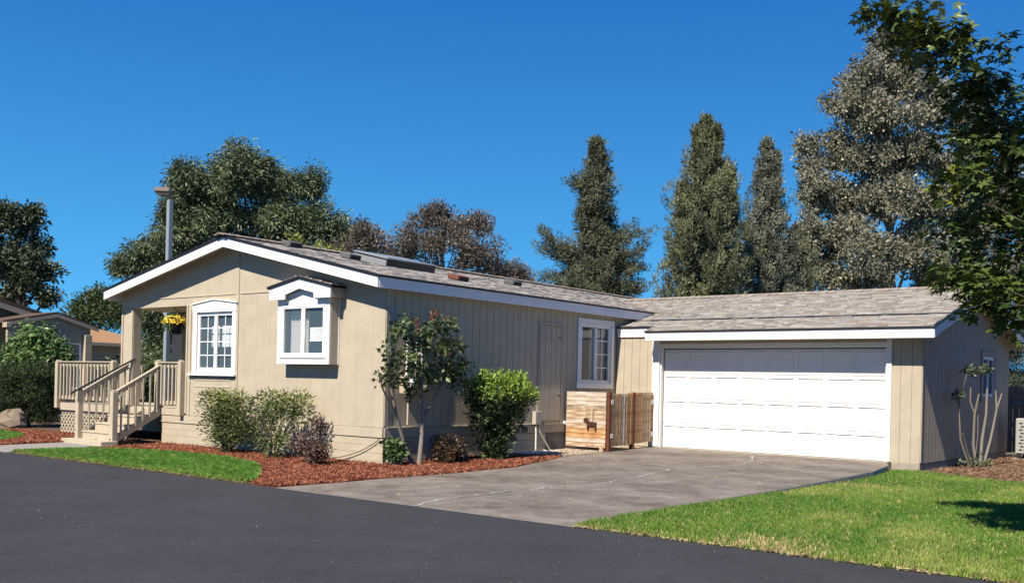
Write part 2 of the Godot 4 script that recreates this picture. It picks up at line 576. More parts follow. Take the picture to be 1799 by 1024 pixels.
func tree(called: String, label: String, foot: Vector3, depth: float, list: Array, o: Dictionary, group := "") -> Node3D:
	var t := thing(called, label, o.get("category", "tree"), foot, 0.0, group)
	var r := RandomNumberGenerator.new()
	r.seed = o.get("seed", 1)
	var blobs := px_blobs(list, depth, r, o.get("flat", 0.9), o.get("jitter", 0.35))
	var ends := []
	for b in blobs:
		b[0] = b[0] - foot
		ends.append(b[0])
	var top: Vector3 = ends[0]
	for e in ends:
		if e.y > top.y: top = e
	if o.has("top"): top = o.top - foot
	if o.has("split"):
		# break each mass of foliage into tufts with gaps between them
		var tufts := []
		for b in blobs:
			for k in int(o.split):
				var d := Vector3(r.randfn(), r.randfn(), r.randfn()).normalized() * pow(r.randf(), 0.4)
				tufts.append([b[0] + d * b[1] * o.get("reach", 0.78), b[1] * r.randf_range(0.62, 1.0) * o.get("tuft", 0.42) * Vector3(1, o.get("tall", 1.0), 1)])
		blobs = tufts
	limbs(t, "trunk", Vector3(0, -0.05, 0), top, o.get("trunk", 0.2), ends, o.get("bark", M.bark), r, o.get("wobble", 0.02))
	crown(t, "crown", blobs, o.mesh, o.mat, o.lo, o.hi, o.density, r, o.get("fill", 0.55), o.get("tilt", 0.6), o.get("size", 1.0))
	return t

# ---------------------------------------------------------------- ground
func plane_y(z: float) -> float:
	return 0.1 - 0.01722 * (z + 7.1)

func lawn_y(z: float) -> float:
	return -0.052 - 0.0026 * (z + 7.1)

func sheet(poly: PackedVector2Array, height: Callable, lift: float, thick: float) -> MB:
	# polygon in x-z, laid on the height function, with sides
	var b := MB.new()
	var ids := Geometry2D.triangulate_polygon(poly)
	for i in range(0, ids.size(), 3):
		var q := []
		for k in 3:
			var p := poly[ids[i + k]]
			q.append(Vector3(p.x, height.call(p.y) + lift, p.y))
		if (q[1] - q[0]).cross(q[2] - q[0]).y < 0: b.tri(q[0], q[2], q[1])
		else: b.tri(q[0], q[1], q[2])
	if thick > 0.0:
		var mid := Vector2.ZERO
		for p in poly: mid += p / poly.size()
		for i in poly.size():
			var p := poly[i]
			var q := poly[(i + 1) % poly.size()]
			var a := Vector3(p.x, height.call(p.y) + lift, p.y)
			var d := Vector3(q.x, height.call(q.y) + lift, q.y)
			b.quad_out(a, d, d - Vector3(0, thick, 0), a - Vector3(0, thick, 0), Vector3(mid.x, a.y - thick * 0.5, mid.y))
	return b

func scatter(poly: PackedVector2Array, per_m2: float, height: Callable, lift: float, make: Callable, seed_: int) -> Array:
	var r := RandomNumberGenerator.new()
	r.seed = seed_
	var lo := poly[0]
	var hi := poly[0]
	for p in poly:
		lo = lo.min(p); hi = hi.max(p)
	var xfs := []
	var cols := []
	for i in int((hi.x - lo.x) * (hi.y - lo.y) * per_m2):
		var p := Vector2(r.randf_range(lo.x, hi.x), r.randf_range(lo.y, hi.y))
		if not Geometry2D.is_point_in_polygon(p, poly): continue
		var got: Array = make.call(p, r)
		if got.is_empty(): continue
		got[0].origin = Vector3(p.x, height.call(p.y) + lift, p.y)
		xfs.append(got[0]); cols.append(got[1])
	return [xfs, cols]

# ---------------------------------------------------------------- the setting
func poly(list: Array) -> PackedVector2Array:
	var p := PackedVector2Array()
	for q in list: p.append(Vector2(q[0], q[1]))
	return p

var lawn_noise := FastNoiseLite.new()

func blade_tuft(seed_: int, count: int, radius: float, height: float) -> ArrayMesh:
	var r := RandomNumberGenerator.new()
	r.seed = seed_
	var b := MB.new()
	for i in count:
		var a := r.randf() * TAU
		var p := Vector3(cos(a), 0, sin(a)) * radius * sqrt(r.randf())
		var h := height * r.randf_range(0.55, 1.25)
		var lean := Vector3(r.randfn(), 0, r.randfn()) * h * 0.32
		var s := Vector3(cos(a * 7.0), 0, sin(a * 7.0)) * 0.0045
		var g := r.randf_range(0.45, 1.5)
		b.col = Color(g, g, g)
		var m := p + lean * 0.4 + Vector3(0, h * 0.6, 0)
		b.tri(p - s, p + s, m + s * 0.8); b.tri(p - s, m + s * 0.8, m - s * 0.8)
		b.tri(m - s * 0.8, m + s * 0.8, p + lean + Vector3(0, h, 0))
	return b.mesh()

func grass(called: String, label: String, area: PackedVector2Array, per_m2: float, h: Callable, lush: float, seed_: int):
	var tuft := blade_tuft(seed_, 8, 0.035, 0.05)
	var green := Color(0.16, 0.27, 0.04)
	var deep := Color(0.07, 0.17, 0.022)
	var pale := Color(0.30, 0.35, 0.085)
	var straw := Color(0.50, 0.40, 0.20)
	var make := func(p: Vector2, r: RandomNumberGenerator) -> Array:
		var n := lawn_noise.get_noise_2d(p.x * 45.0, p.y * 25.0) + 0.5 * lawn_noise.get_noise_2d(p.x * 150.0, p.y * 150.0)
		var c := deep.lerp(green, clampf(0.45 + n * 0.7 + r.randf_range(-0.65, 0.65), 0, 1))
		var dry := clampf(lawn_noise.get_noise_2d(p.x * 55.0 + 300.0, p.y * 30.0) * 1.5 - lush, 0, 0.8)
		dry = maxf(dry, clampf(1.0 - (3.33 - p.y) / 0.16, 0, 1) * 0.6)
		c = c.lerp(pale, dry)
		var bare := clampf((0.55 - Vector2((p.x - 8.45) / 1.3, p.y - 3.1).length()) * 3.0, 0, 1) + clampf((0.5 - Vector2((p.x - 6.9) / 1.2, p.y + 3.4).length()) * 2.0, 0, 1)
		if lush > 0.5: c = Color(c.r * 1.05, c.g * 1.3, c.b * 1.05)
		if r.randf() < 0.05 + bare * 0.5: c = straw
		if bare > 0.4 and r.randf() < 0.45: return []
		var s := r.randf_range(0.7, 1.25)
		return [Transform3D(Basis(Vector3.UP, r.randf() * TAU).scaled(Vector3(s, s * r.randf_range(0.8, 1.2), s)), Vector3.ZERO), c]
	var got := scatter(area, per_m2, h, 0.0, make, seed_)
	var o := many(self, called, tuft, M.blade, got[0], got[1])
	tag(o, label, "grass", "", "stuff")

func chips(called: String, label: String, area: PackedVector2Array, per_m2: float, h: Callable, lo: Color, hi: Color, seed_: int, big := 1.0, category := "mulch"):
	var b := MB.new()
	var r := RandomNumberGenerator.new()
	r.seed = seed_
	for i in 4:
		b.col = Color(1, 1, 1) * r.randf_range(0.45, 1.5)
		b.box(Vector3(r.randf_range(-0.03, 0.03), r.randf_range(0.0, 0.022), r.randf_range(-0.03, 0.03)), Vector3(r.randf_range(0.03, 0.065), 0.009, r.randf_range(0.010, 0.02)), 0.0, Basis.from_euler(Vector3(r.randfn() * 0.4, r.randf() * TAU, r.randfn() * 0.4)))
	var make := func(_p: Vector2, q: RandomNumberGenerator) -> Array:
		var s := q.randf_range(0.6, 1.3) * big
		return [Transform3D(Basis.from_euler(Vector3(q.randfn() * 0.3, q.randf() * TAU, q.randfn() * 0.3)).scaled(Vector3.ONE * s), Vector3.ZERO), lo.lerp(hi, pow(q.randf(), 1.9))]
	var got := scatter(area, per_m2, h, 0.004, make, seed_)
	var o := many(self, called, b.mesh(), M.chip, got[0], got[1])
	tag(o, label, category, "", "stuff")

func pebble(seed_: int) -> ArrayMesh:
	var r := RandomNumberGenerator.new()
	r.seed = seed_
	var b := MB.new()
	var ring := []
	for lv in 3:
		var q := []
		for k in 6:
			var a := TAU * k / 6.0 + lv * 0.4
			q.append(Vector3(cos(a), 0, sin(a)) * [0.75, 1.0, 0.55][lv] * r.randf_range(0.8, 1.15) + Vector3(0, [-0.3, 0.1, 0.55][lv], 0))
		ring.append(q)
	for lv in 2:
		for k in 6: b.quad_out(ring[lv][k], ring[lv][(k + 1) % 6], ring[lv + 1][(k + 1) % 6], ring[lv + 1][k], Vector3.ZERO)
	for k in 6: b.tri_out(ring[2][k], ring[2][(k + 1) % 6], Vector3(0, 0.62, 0), Vector3.ZERO)
	return b.mesh()

func build_ground():
	lawn_noise.seed = 9
	lawn_noise.frequency = 0.01
	var flat := func(_z: float) -> float: return -0.13
	structure("ground", sheet(poly([[-260, 260], [260, 260], [260, -260], [-260, -260]]), flat, 0.0, 0.0), M.far_ground)
	var road_y := func(_z: float) -> float: return -0.085
	structure("road", sheet(poly([[-120, 3.36], [120, 3.36], [120, 60], [-120, 60]]), road_y, 0.0, 0.03), M.asphalt)
	# grit lying on the asphalt
	var grit_make := func(p: Vector2, r: RandomNumberGenerator) -> Array:
		var s := r.randf_range(0.002, 0.006) * (1.0 if r.randf() < 0.93 else 1.6)
		var g := r.randf_range(0.12, 0.34)
		return [Transform3D(Basis(Vector3.UP, r.randf() * TAU).scaled(Vector3(s, s * 0.7, s)), Vector3.ZERO), Color(g, g * 0.97, g * 0.92) if r.randf() < 0.75 else Color(0.05, 0.03, 0.02)]
	var grit := scatter(poly([[-8, 3.4], [11.5, 3.4], [11.5, 7.5], [-1, 7.5]]), 9.0, road_y, 0.002, grit_make, 5)
	tag(many(self, "loose_grit", pebble(1), M.chip, grit[0], grit[1]), "pale loose grit scattered over the dark asphalt road", "grit", "", "stuff")
	var fallen_make := func(_p: Vector2, r: RandomNumberGenerator) -> Array:
		var s := r.randf_range(0.5, 1.0)
		return [Transform3D(Basis.from_euler(Vector3(r.randfn() * 0.4, r.randf() * TAU, r.randfn() * 0.4)).scaled(Vector3.ONE * s), Vector3.ZERO), Color(0.32, 0.20, 0.08).lerp(Color(0.45, 0.38, 0.14), r.randf())]
	var one_leaf := clump(131, 1, 0.0, 0.05, 0.032, 0.0)
	var fl := scatter(poly([[1.7, 3.3], [6.3, 3.3], [6.4, -7.0], [1.2, -7.0]]), 3.0, plane_y, 0.012, fallen_make, 81)
	tag(many(self, "fallen_leaves", one_leaf, M.leaf, fl[0], fl[1]), "dry fallen leaves lying on the concrete driveway", "leaves", "", "stuff")
	var fg := scatter(poly([[6.6, 3.3], [11, 3.3], [11, -6], [6.7, -6]]), 4.0, lawn_y, 0.055, fallen_make, 82)
	tag(many(self, "lawn_leaves", one_leaf, M.leaf, fg[0], fg[1]), "dry fallen leaves lying on the mown lawn", "leaves", "", "stuff")
	# driveway: base sheet, then the slabs with joints between them
	var outline := poly([[1.45, 3.355], [1.6, 2.3], [1.68, 1.2], [1.84, 0.17], [1.87, -1.26], [1.5, -2.6], [1.1, -3.9], [1.02, -5.3], [0.95, -7.3], [6.15, -7.3], [6.15, -7.02], [6.34, -6.5], [6.53, -5.2], [6.55, -4.1], [6.53, -2.0], [6.45, -0.3], [6.37, 1.7], [6.37, 3.355]])
	var drive := structure("driveway", sheet(outline, plane_y, -0.005, 0.13), M.crack)
	for cell in [[0.0, 4.04, 0.34, 3.5], [0.0, 4.04, -1.3, 0.32], [0.0, 4.04, -4.35, -1.325], [0.0, 4.04, -7.29, -4.37], [4.06, 8.0, -1.36, 3.5], [4.06, 8.0, -7.29, -1.385]]:
		var rect := poly([[cell[0], cell[2]], [cell[1], cell[2]], [cell[1], cell[3]], [cell[0], cell[3]]])
		for piece in Geometry2D.intersect_polygons(outline, rect):
			for small in Geometry2D.offset_polygon(piece, -0.009):
				part(drive, "concrete_slab", sheet(small, plane_y, 0.0, 0.0045), M.concrete)
	var r := RandomNumberGenerator.new()
	r.seed = 77
	for line in [
		[[4.1, 3.36], [3.93, 2.8], [3.86, 2.41], [3.95, 1.9], [3.9, 1.42], [4.06, 1.0], [4.01, 0.64], [4.3, 0.3], [4.32, -0.3], [4.22, -0.74], [4.25, -1.3], [4.14, -1.73], [3.98, -2.6], [3.94, -3.3], [4.13, -3.8], [4.38, -4.4], [4.32, -4.9], [4.1, -5.59], [3.95, -6.0], [3.67, -6.6], [3.7, -7.15]],
		[[4.1, -5.59], [4.6, -5.2], [5.0, -4.75], [5.51, -4.39], [5.9, -4.1], [6.26, -3.83], [6.5, -3.7]],
		[[3.94, -3.3], [3.2, -3.5], [2.7, -3.3], [2.1, -3.4]]]:
		var b := MB.new()
		var prev := []
		for i in line.size() - 1:
			for k in 5:
				var t := k / 5.0
				var p := Vector2(lerpf(line[i][0], line[i + 1][0], t), lerpf(line[i][1], line[i + 1][1], t)) + Vector2(r.randfn(), r.randfn()) * 0.018
				var d := (Vector2(line[i + 1][0], line[i + 1][1]) - Vector2(line[i][0], line[i][1])).orthogonal().normalized() * r.randf_range(0.004, 0.022)
				var a := p + d
				var c := p - d
				var now := [Vector3(a.x, plane_y(a.y) + 0.004, a.y), Vector3(c.x, plane_y(c.y) + 0.004, c.y)]
				if prev.size():
					b.quad_out(prev[0], prev[1], now[1], now[0], prev[0] - Vector3(0, 1, 0))
				prev = now
		part(drive, "crack_filler", b, M.crack)
	# planting beds, lawns, walk
	structure("mulch_bed", sheet(poly([[-6.6, 0.0], [0.0, 0.0], [0.0, -3.3], [1.22, -3.7], [1.5, -2.6], [1.87, -1.26], [1.84, 0.17], [1.68, 1.2], [1.6, 2.3], [1.45, 3.35], [-6.35, 3.35], [-6.4, 1.3], [-6.6, 1.3]]), plane_y, -0.006, 0.1), M.mulch_bed)
	structure("porch_bed", sheet(poly([[-17, -3.5], [-6.7, -3.5], [-6.7, 1.1], [-8.1, 1.1], [-8.15, 3.35], [-17, 3.35]]), plane_y, -0.016, 0.1), M.soil)
	structure("gravel_bed", sheet(poly([[0.0, -3.3], [1.16, -3.72], [1.04, -5.3], [0.96, -7.18], [0.0, -7.18]]), plane_y, -0.008, 0.1), M.gravel_bed)
	var walk := poly([[-8.12, 1.05], [-6.62, 1.05], [-6.42, 1.5], [-6.42, 3.352], [-8.1, 3.352]])
	structure("front_walk", sheet(walk, plane_y, 0.004, 0.1), M.walk)
	var island := poly([[-6.3, 3.335], [-6.25, 2.6], [-5.9, 1.95], [-4.9, 1.5], [-3.83, 1.27], [-2.56, 1.3], [-1.56, 1.54], [-0.9, 1.85], [-0.3, 2.3], [0.2, 2.72], [0.55, 3.05], [0.7, 3.335]])
	structure("island_soil", sheet(island, plane_y, 0.008, 0.02), M.lawn)
	var verge := poly([[-17, 1.3], [-13.2, 0.62], [-11.6, 0.78], [-10.4, 1.15], [-9.7, 1.65], [-9.1, 2.3], [-8.8, 3.335], [-17, 3.335]])
	structure("verge_soil", sheet(verge, plane_y, 0.004, 0.02), M.lawn)
	var lawn := poly([[6.39, 3.335], [6.39, 1.7], [6.47, -0.3], [6.55, -2.0], [6.57, -4.1], [6.55, -5.2], [6.37, -6.5], [6.22, -6.98], [6.72, -7.12], [7.0, -7.0], [7.7, -6.5], [8.7, -6.1], [18, -6], [18, 3.335]])
	structure("lawn_soil", sheet(lawn, lawn_y, 0.0, 0.1), M.lawn)
	structure("side_bed", sheet(poly([[6.6, -7.05], [6.72, -7.13], [7.0, -7.01], [7.7, -6.51], [8.7, -6.11], [18, -6.01], [18, -15], [6.6, -15]]), lawn_y, -0.006, 0.1), M.soil)
	chips("wood_mulch", "reddish brown wood chips around the shrubs by the tan front wall", poly([[-6.55, 0.03], [0.03, 0.03], [0.03, -3.2], [1.2, -3.6], [1.5, -2.6], [1.85, -1.26], [1.82, 0.17], [1.66, 1.2], [1.56, 2.3], [1.4, 3.32], [0.8, 3.32], [0.55, 3.0], [-0.3, 2.25], [-1.56, 1.5], [-2.56, 1.25], [-3.83, 1.2], [-4.9, 1.4], [-6.0, 1.9], [-6.35, 2.3], [-6.35, 1.1]]), 620.0, plane_y, Color(0.085, 0.018, 0.008), Color(0.42, 0.17, 0.095), 51)
	chips("porch_mulch", "reddish brown wood chips beside the porch lattice and grey walk", poly([[-15, 0.3], [-11.1, 0.02], [-8.1, 0.02], [-8.13, 3.3], [-8.75, 3.3], [-9.1, 2.25], [-9.7, 1.6], [-10.4, 1.1], [-11.6, 0.72], [-13.2, 0.56], [-15, 0.8]]), 520.0, plane_y, Color(0.085, 0.018, 0.008), Color(0.40, 0.16, 0.09), 52)
	chips("bark_litter", "dull brown bark litter over the soil beside the garage", poly([[6.75, -7.2], [7.0, -7.02], [7.7, -6.52], [8.7, -6.12], [11, -6.1], [11, -14], [6.75, -14]]), 260.0, lawn_y, Color(0.10, 0.055, 0.035), Color(0.30, 0.19, 0.12), 53)
	grass("island_grass", "bright green grass between the wood chips and the road", island, 2300.0, func(z: float) -> float: return plane_y(z) + 0.008, 0.75, 61)
	grass("verge_grass", "bright green grass patch by the boulder and dark juniper", verge, 900.0, func(z: float) -> float: return plane_y(z) + 0.004, 0.75, 62)
	grass("lawn_grass", "mown green lawn with yellow patches beside the concrete driveway", poly([[6.39, 3.335], [6.39, 1.7], [6.47, -0.3], [6.55, -2.0], [6.57, -4.1], [6.55, -5.2], [6.37, -6.5], [6.22, -6.98], [6.72, -7.12], [7.0, -7.0], [7.7, -6.5], [8.7, -6.1], [11.5, -6.0], [11.5, 3.335]]), 1700.0, lawn_y, 0.12, 63)
	chips("edge_litter", "dry tan leaf litter along the edge of the asphalt road", poly([[-6.3, 3.29], [0.8, 3.29], [0.8, 3.40], [-6.3, 3.40]]), 420.0, func(_z: float) -> float: return -0.08, Color(0.22, 0.15, 0.08), Color(0.50, 0.40, 0.24), 54, 0.55, "leaf litter")
	chips("lawn_edge_litter", "dry tan grass clippings where the mown lawn meets the road", poly([[6.4, 3.29], [11.5, 3.29], [11.5, 3.41], [6.4, 3.41]]), 420.0, func(_z: float) -> float: return -0.08, Color(0.22, 0.17, 0.08), Color(0.52, 0.43, 0.24), 55, 0.55, "leaf litter")
	var stone_make := func(_p: Vector2, q: RandomNumberGenerator) -> Array:
		var s := q.randf_range(0.012, 0.03)
		var g := q.randf_range(0.6, 1.1)
		return [Transform3D(Basis.from_euler(Vector3(q.randf(), q.randf() * TAU, 0)).scaled(Vector3(s, s * 0.7, s)), Vector3.ZERO), Color(0.42, 0.34, 0.26) * g]
	var st := scatter(poly([[0.04, -3.35], [1.1, -3.8], [1.0, -5.3], [0.9, -7.0], [0.04, -7.0]]), 900.0, plane_y, 0.0, stone_make, 71)
	tag(many(self, "pea_gravel", pebble(2), M.chip, st[0], st[1]), "tan pea gravel along the driveway by the wooden fence", "gravel", "", "stuff")
	var wr_make := func(_p: Vector2, q: RandomNumberGenerator) -> Array:
		var s := q.randf_range(0.03, 0.06)
		return [Transform3D(Basis.from_euler(Vector3(q.randf(), q.randf() * TAU, 0)).scaled(Vector3(s, s * 0.6, s)), Vector3.ZERO), Color(0.6, 0.59, 0.57) * q.randf_range(0.7, 1.05)]
	var wr := scatter(poly([[0.05, -2.9], [0.55, -2.9], [0.5, -4.6], [0.05, -4.6]]), 90.0, plane_y, 0.01, wr_make, 72)
	tag(many(self, "white_stones", pebble(3), M.chip, wr[0], wr[1]), "small white stones along the base of the shaded side wall", "stones", "", "stuff")

# ---------------------------------------------------------------- the house
const SIDE := Basis(Vector3(0, 0, -1), Vector3(0, 1, 0), Vector3(1, 0, 0))   # a wall facing +x: u = -z, v = y, w = x

func roof_y(x: float) -> float:
	return 4.14 - 0.2225 * (x + 4.21) if x > -4.21 else 4.14 + 0.1993 * (x + 4.21)

func garage_y(u: float) -> float:
	return 3.68 - 0.2806 * absf(u - 10.5)

func chevron(up: float, down: float, x0: float, x1: float) -> PackedVector2Array:
	return PackedVector2Array([Vector2(x0, roof_y(x0) + down), Vector2(-4.21, 4.14 + down), Vector2(x1, roof_y(x1) + down), Vector2(x1, roof_y(x1) + up), Vector2(-4.21, 4.14 + up), Vector2(x0, roof_y(x0) + up)])

func build_house():
	var h := thing("manufactured_house", "tan single-storey house with low gable roof and white trim", "house")
	# walls
	var front_top := func(u: float) -> float: return roof_y(u) - 0.1
	wall(h, "front_wall", Transform3D(), -8.42, -0.001, 0.597, front_top, [[-8.42, -5.86, 0.0, 2.86], [-5.50, -4.29, 1.52, 2.70], [-2.5, -1.28, 1.78, 2.74]], 0.4064, 0.0012, M.siding)
	wall(h, "side_wall", Transform3D(SIDE, Vector3.ZERO), 0.02, 16.0, 0.61, func(_u: float) -> float: return 3.06, [[5.78, 6.95, 1.47, 2.75]], 0.203, 0.010, M.siding)
	wall(h, "far_side_wall", Transform3D(Basis(Vector3(0, 0, 1), Vector3(0, 1, 0), Vector3(-1, 0, 0)), Vector3(-8.42, 0, 0)), -15.98, -1.28, 0.2, func(_u: float) -> float: return 3.15, [], 0.4064, 0.0012, M.siding)
	wall(h, "rear_wall", Transform3D(Basis(Vector3(-1, 0, 0), Vector3(0, 1, 0), Vector3(0, 0, -1)), Vector3(0, 0, -16)), 0.0, 8.42, 0.2, func(u: float) -> float: return roof_y(-u) - 0.1, [], 0.4064, 0.0012, M.siding)
	# recessed porch: back wall with the entry door, side wall, ceiling
	wall(h, "porch_wall", Transform3D(Basis(), Vector3(0, 0, -1.26)), -8.42, -5.87, 0.72, func(_u: float) -> float: return 2.85, [[-7.95, -7.0, 0.72, 2.74]], 0.4064, 0.0012, M.siding)
	wall(h, "porch_return", Transform3D(Basis(Vector3(0, 0, 1), Vector3(0, 1, 0), Vector3(-1, 0, 0)), Vector3(-5.86, 0, 0)), -1.25, -0.115, 0.72, func(_u: float) -> float: return 2.85, [], 0.4064, 0.0012, M.siding)
	box_part(h, "porch_ceiling", Vector3(-7.14, 2.9, -0.69), Vector3(2.54, 0.06, 1.15), M.soffit)
	var door := box_part(h, "entry_door", Vector3(-7.475, 1.73, -1.31), Vector3(0.95, 2.0, 0.045), M.bay_grey, 0.004)
	for q in [[-0.22, 0.5], [0.22, 0.5], [-0.22, -0.45], [0.22, -0.45]]:
		box_part(door, "door_panel", Vector3(q[0], q[1], 0.025), Vector3(0.32, 0.75, 0.012), M.bay_grey, 0.005)
	var knob := MB.new()
	knob.lathe([Vector2(0.0, 0.0), Vector2(0.02, 0.0), Vector2(0.03, 0.02), Vector2(0.026, 0.05), Vector2(0.0, 0.06)], Vector3.ZERO, 12)
	part(door, "door_knob", knob, M.galv, Transform3D(Basis(Vector3.RIGHT, PI / 2), Vector3(0.4, -0.05, 0.02)))
	for e in [[-8.0, 1.73, 0.09, 2.1], [-6.95, 1.73, 0.09, 2.1]]:
		box_part(h, "door_casing", Vector3(e[0], e[1], -1.245), Vector3(e[2], e[3], 0.03), M.trim_tan, 0.004)
	# interior floor and an inner partition, so that the rooms behind the panes are dark rooms
	box_part(h, "interior_floor", Vector3(-4.2, 0.58, -8.65), Vector3(8.1, 0.04, 14.6), M.inside)
	box_part(h, "partition", Vector3(-3.0, 1.8, -4.2), Vector3(5.6, 2.3, 0.1), M.inside)
	# porch column and beam trim
	var col := box_part(h, "porch_column", Vector3(-8.185, 1.79, -0.11), Vector3(0.46, 2.13, 0.2), M.trim_tan, 0.008)
	box_part(col, "corner_strip", Vector3(-0.2, 0, 0.112), Vector3(0.06, 2.12, 0.02), M.trim_tan, 0.006)
	box_part(col, "corner_strip", Vector3(0.2, 0, 0.112), Vector3(0.05, 2.12, 0.02), M.trim_tan, 0.006)
	# battens on the front wall
	for e in [[-4.15, 2.22, 0.07, 3.22], [-5.745, 1.69, 0.06, 2.18], [-5.86, 1.75, 0.05, 2.24], [-4.14, 3.7, 0.03, 0.2]]:
		box_part(h, "batten", Vector3(e[0], e[1], 0.009), Vector3(e[2], e[3], 0.018), M.trim_tan, 0.003)
	box_part(h, "batten", Vector3(-5.78, 3.045, 0.007), Vector3(3.05, 0.03, 0.014), M.trim_tan, 0.003)
	box_part(h, "batten", Vector3(-3.42, 3.045, 0.007), Vector3(1.3, 0.03, 0.014), M.trim_tan, 0.003)
	for y in [1.335, 1.2, 1.06, 0.92]:
		box_part(h, "lap_strip", Vector3(-4.95, y, 0.005), Vector3(1.2, 0.03, 0.010), M.trim_tan, 0.003)
	box_part(h, "corner_board", Vector3(0.008, 1.83, -0.055), Vector3(0.016, 2.42, 0.09), M.trim_tan, 0.003)
	# belt and skirting
	box_part(h, "belt_board", Vector3(-3.38, 0.507, 0.004), Vector3(6.76, 0.164, 0.03), M.skirt, 0.004)
	box_part(h, "belt_board", Vector3(0.004, 0.507, -8.0), Vector3(0.03, 0.164, 15.96), M.skirt, 0.004)
	box_part(h, "belt_ledge", Vector3(0.014, 0.6, -8.02), Vector3(0.05, 0.016, 15.9), M.skirt, 0.003)
	for k in 4:
		var y := 0.352 - 0.13 * k
		box_part(h, "skirting_board", Vector3(-3.372, y, -0.012 - 0.002 * k), Vector3(6.744, 0.127, 0.024), M.skirt, 0.002)
		box_part(h, "skirting_board", Vector3(-0.014 - 0.002 * k, y, -8.02), Vector3(0.024, 0.127, 15.9), M.skirt, 0.002)
	for z in [-3.62, -3.88]:
		var v := box_part(h, "skirting_vent", Vector3(0.022, 0.5, z), Vector3(0.012, 0.12, 0.2), M.vent_grey, 0.003)
		for k in 4: box_part(v, "louvre", Vector3(0.008, -0.04 + 0.027 * k, 0), Vector3(0.008, 0.012, 0.18), M.dark)
	box_part(h, "crawlspace_hatch", Vector3(0.004, 0.22, -4.95), Vector3(0.02, 0.4, 0.62), M.vent_grey, 0.004)
	# roof
	var roof := MB.new()
	roof.prism(chevron(-0.008, -0.10, -8.57, 0.135), -16.35, 0.32)
	var rf := part(h, "roof", roof, M.soffit)
	var sl := Vector3(-4.38, 0.2225 * 4.38, 0).normalized()
	shingles(rf, Vector3(0.17, roof_y(0.17), 0.365), Vector3(0, 0, -1), sl, 16.7, 4.38 / absf(sl.x), func(p: Vector3) -> bool: return not (p.x > -3.0 and -p.z > 7.2 and -p.z < 14.0 and garage_y(-p.z) > p.y + 0.02), 201, 0.35)
	var sl2 := Vector3(4.40, 0.1993 * 4.40, 0).normalized()
	shingles(rf, Vector3(-8.61, roof_y(-8.61), 0.365), Vector3(0, 0, -1), sl2, 16.7, 4.40 / absf(sl2.x), func(_p: Vector3) -> bool: return true, 202, 0.35)
	var cap := MB.new()
	var rc := RandomNumberGenerator.new()
	rc.seed = 8
	var z := 0.37
	while z > -16.3:
		cap.col = Color(0.33, 0.285, 0.245) * rc.randf_range(0.8, 1.15)
		cap.prism(PackedVector2Array([Vector2(-4.37, 4.125), Vector2(-4.21, 4.16), Vector2(-4.05, 4.12), Vector2(-4.05, 4.137), Vector2(-4.21, 4.182), Vector2(-4.37, 4.142)]), z - 0.3, z, Transform3D(Basis(Vector3.RIGHT, 0.02), Vector3(0, 0.01 + z * 0.02, 0)))
		z -= 0.2
	part(rf, "ridge_cap", cap, M.shingle).set_meta("kind", "stuff")
	var rake := MB.new()
	rake.prism(chevron(-0.035, -0.213, -8.585, 0.15), 0.32, 0.35)
	part(rf, "rake_fascia", rake, M.white)
	var drip := MB.new()
	drip.prism(chevron(0.012, -0.034, -8.62, 0.18), 0.322, 0.368)
	part(rf, "drip_edge", drip, M.black_edge)
	box_part(rf, "eave_fascia", Vector3(0.143, 3.045, -8.0), Vector3(0.026, 0.182, 16.63), M.white, 0.002)
	box_part(rf, "eave_drip_edge", Vector3(0.160, 3.157, -8.0), Vector3(0.03, 0.035, 16.7), M.black_edge)
	box_part(rf, "eave_fascia", Vector3(-8.578, 3.14, -8.0), Vector3(0.026, 0.182, 16.63), M.white, 0.002)
	box_part(rf, "soffit", Vector3(0.075, 2.99, -8.0), Vector3(0.11, 0.02, 16.0), M.soffit)
	for k in 6:
		var x := -6.55 + k * 0.3
		var vb := MB.new()
		vb.box(Vector3.ZERO, Vector3(0.2, 0.012, 0.07), 0.0, Basis(Vector3.BACK, atan(0.1993)))
		part(rf, "soffit_vent", vb, M.dark, Transform3D(Basis(), Vector3(x, roof_y(x) - 0.104, 0.2)))
	# roof fittings
	var tip := Basis(Vector3.BACK, -atan(0.2225))
	var sky_box := MB.new()
	sky_box.box(Vector3.ZERO, Vector3(1.0, 0.15, 1.42), 0.01)
	var sk := part(rf, "skylight", sky_box, M.skylight_dark, Transform3D(tip, Vector3(-2.75, roof_y(-2.75) + 0.07, -2.88)))
	box_part(sk, "curb_flashing", Vector3(0.0, -0.01, 0.715), Vector3(0.98, 0.12, 0.012), M.curb)
	box_part(sk, "skylight_frame", Vector3(0, 0.089, 0), Vector3(1.05, 0.026, 1.47), M.curb, 0.006)
	box_part(sk, "skylight_pane", Vector3(0, 0.106, 0), Vector3(0.92, 0.008, 1.34), M.post_grey)
	for e in [[-4.0, -1.15, 0.34, M.vent_grey], [-2.85, -1.72, 0.32, M.vent_grey], [-1.12, -3.05, 0.34, M.vent_rust], [-2.3, -6.25, 0.34, M.vent_grey]]:
		var v := MB.new()
		v.box(Vector3(0, 0.05, 0), Vector3(0.3, 0.1, e[2]), 0.015)
		var vp := part(rf, "roof_vent", v, e[3], Transform3D(tip, Vector3(e[0], roof_y(e[0]) + 0.01, e[1])))
		box_part(vp, "vent_mouth", Vector3(0.155, 0.045, 0), Vector3(0.01, 0.07, e[2] - 0.06), M.dark)
	# front window with peaked head and sill
	var wn := window(h, Transform3D(), -5.50, -4.29, 1.52, 2.70, 0.04, [[2, 4], [2, 4]], [[-5.22, -4.92, 2.02, 2.42], [-4.86, -4.34, 2.02, 2.42]])
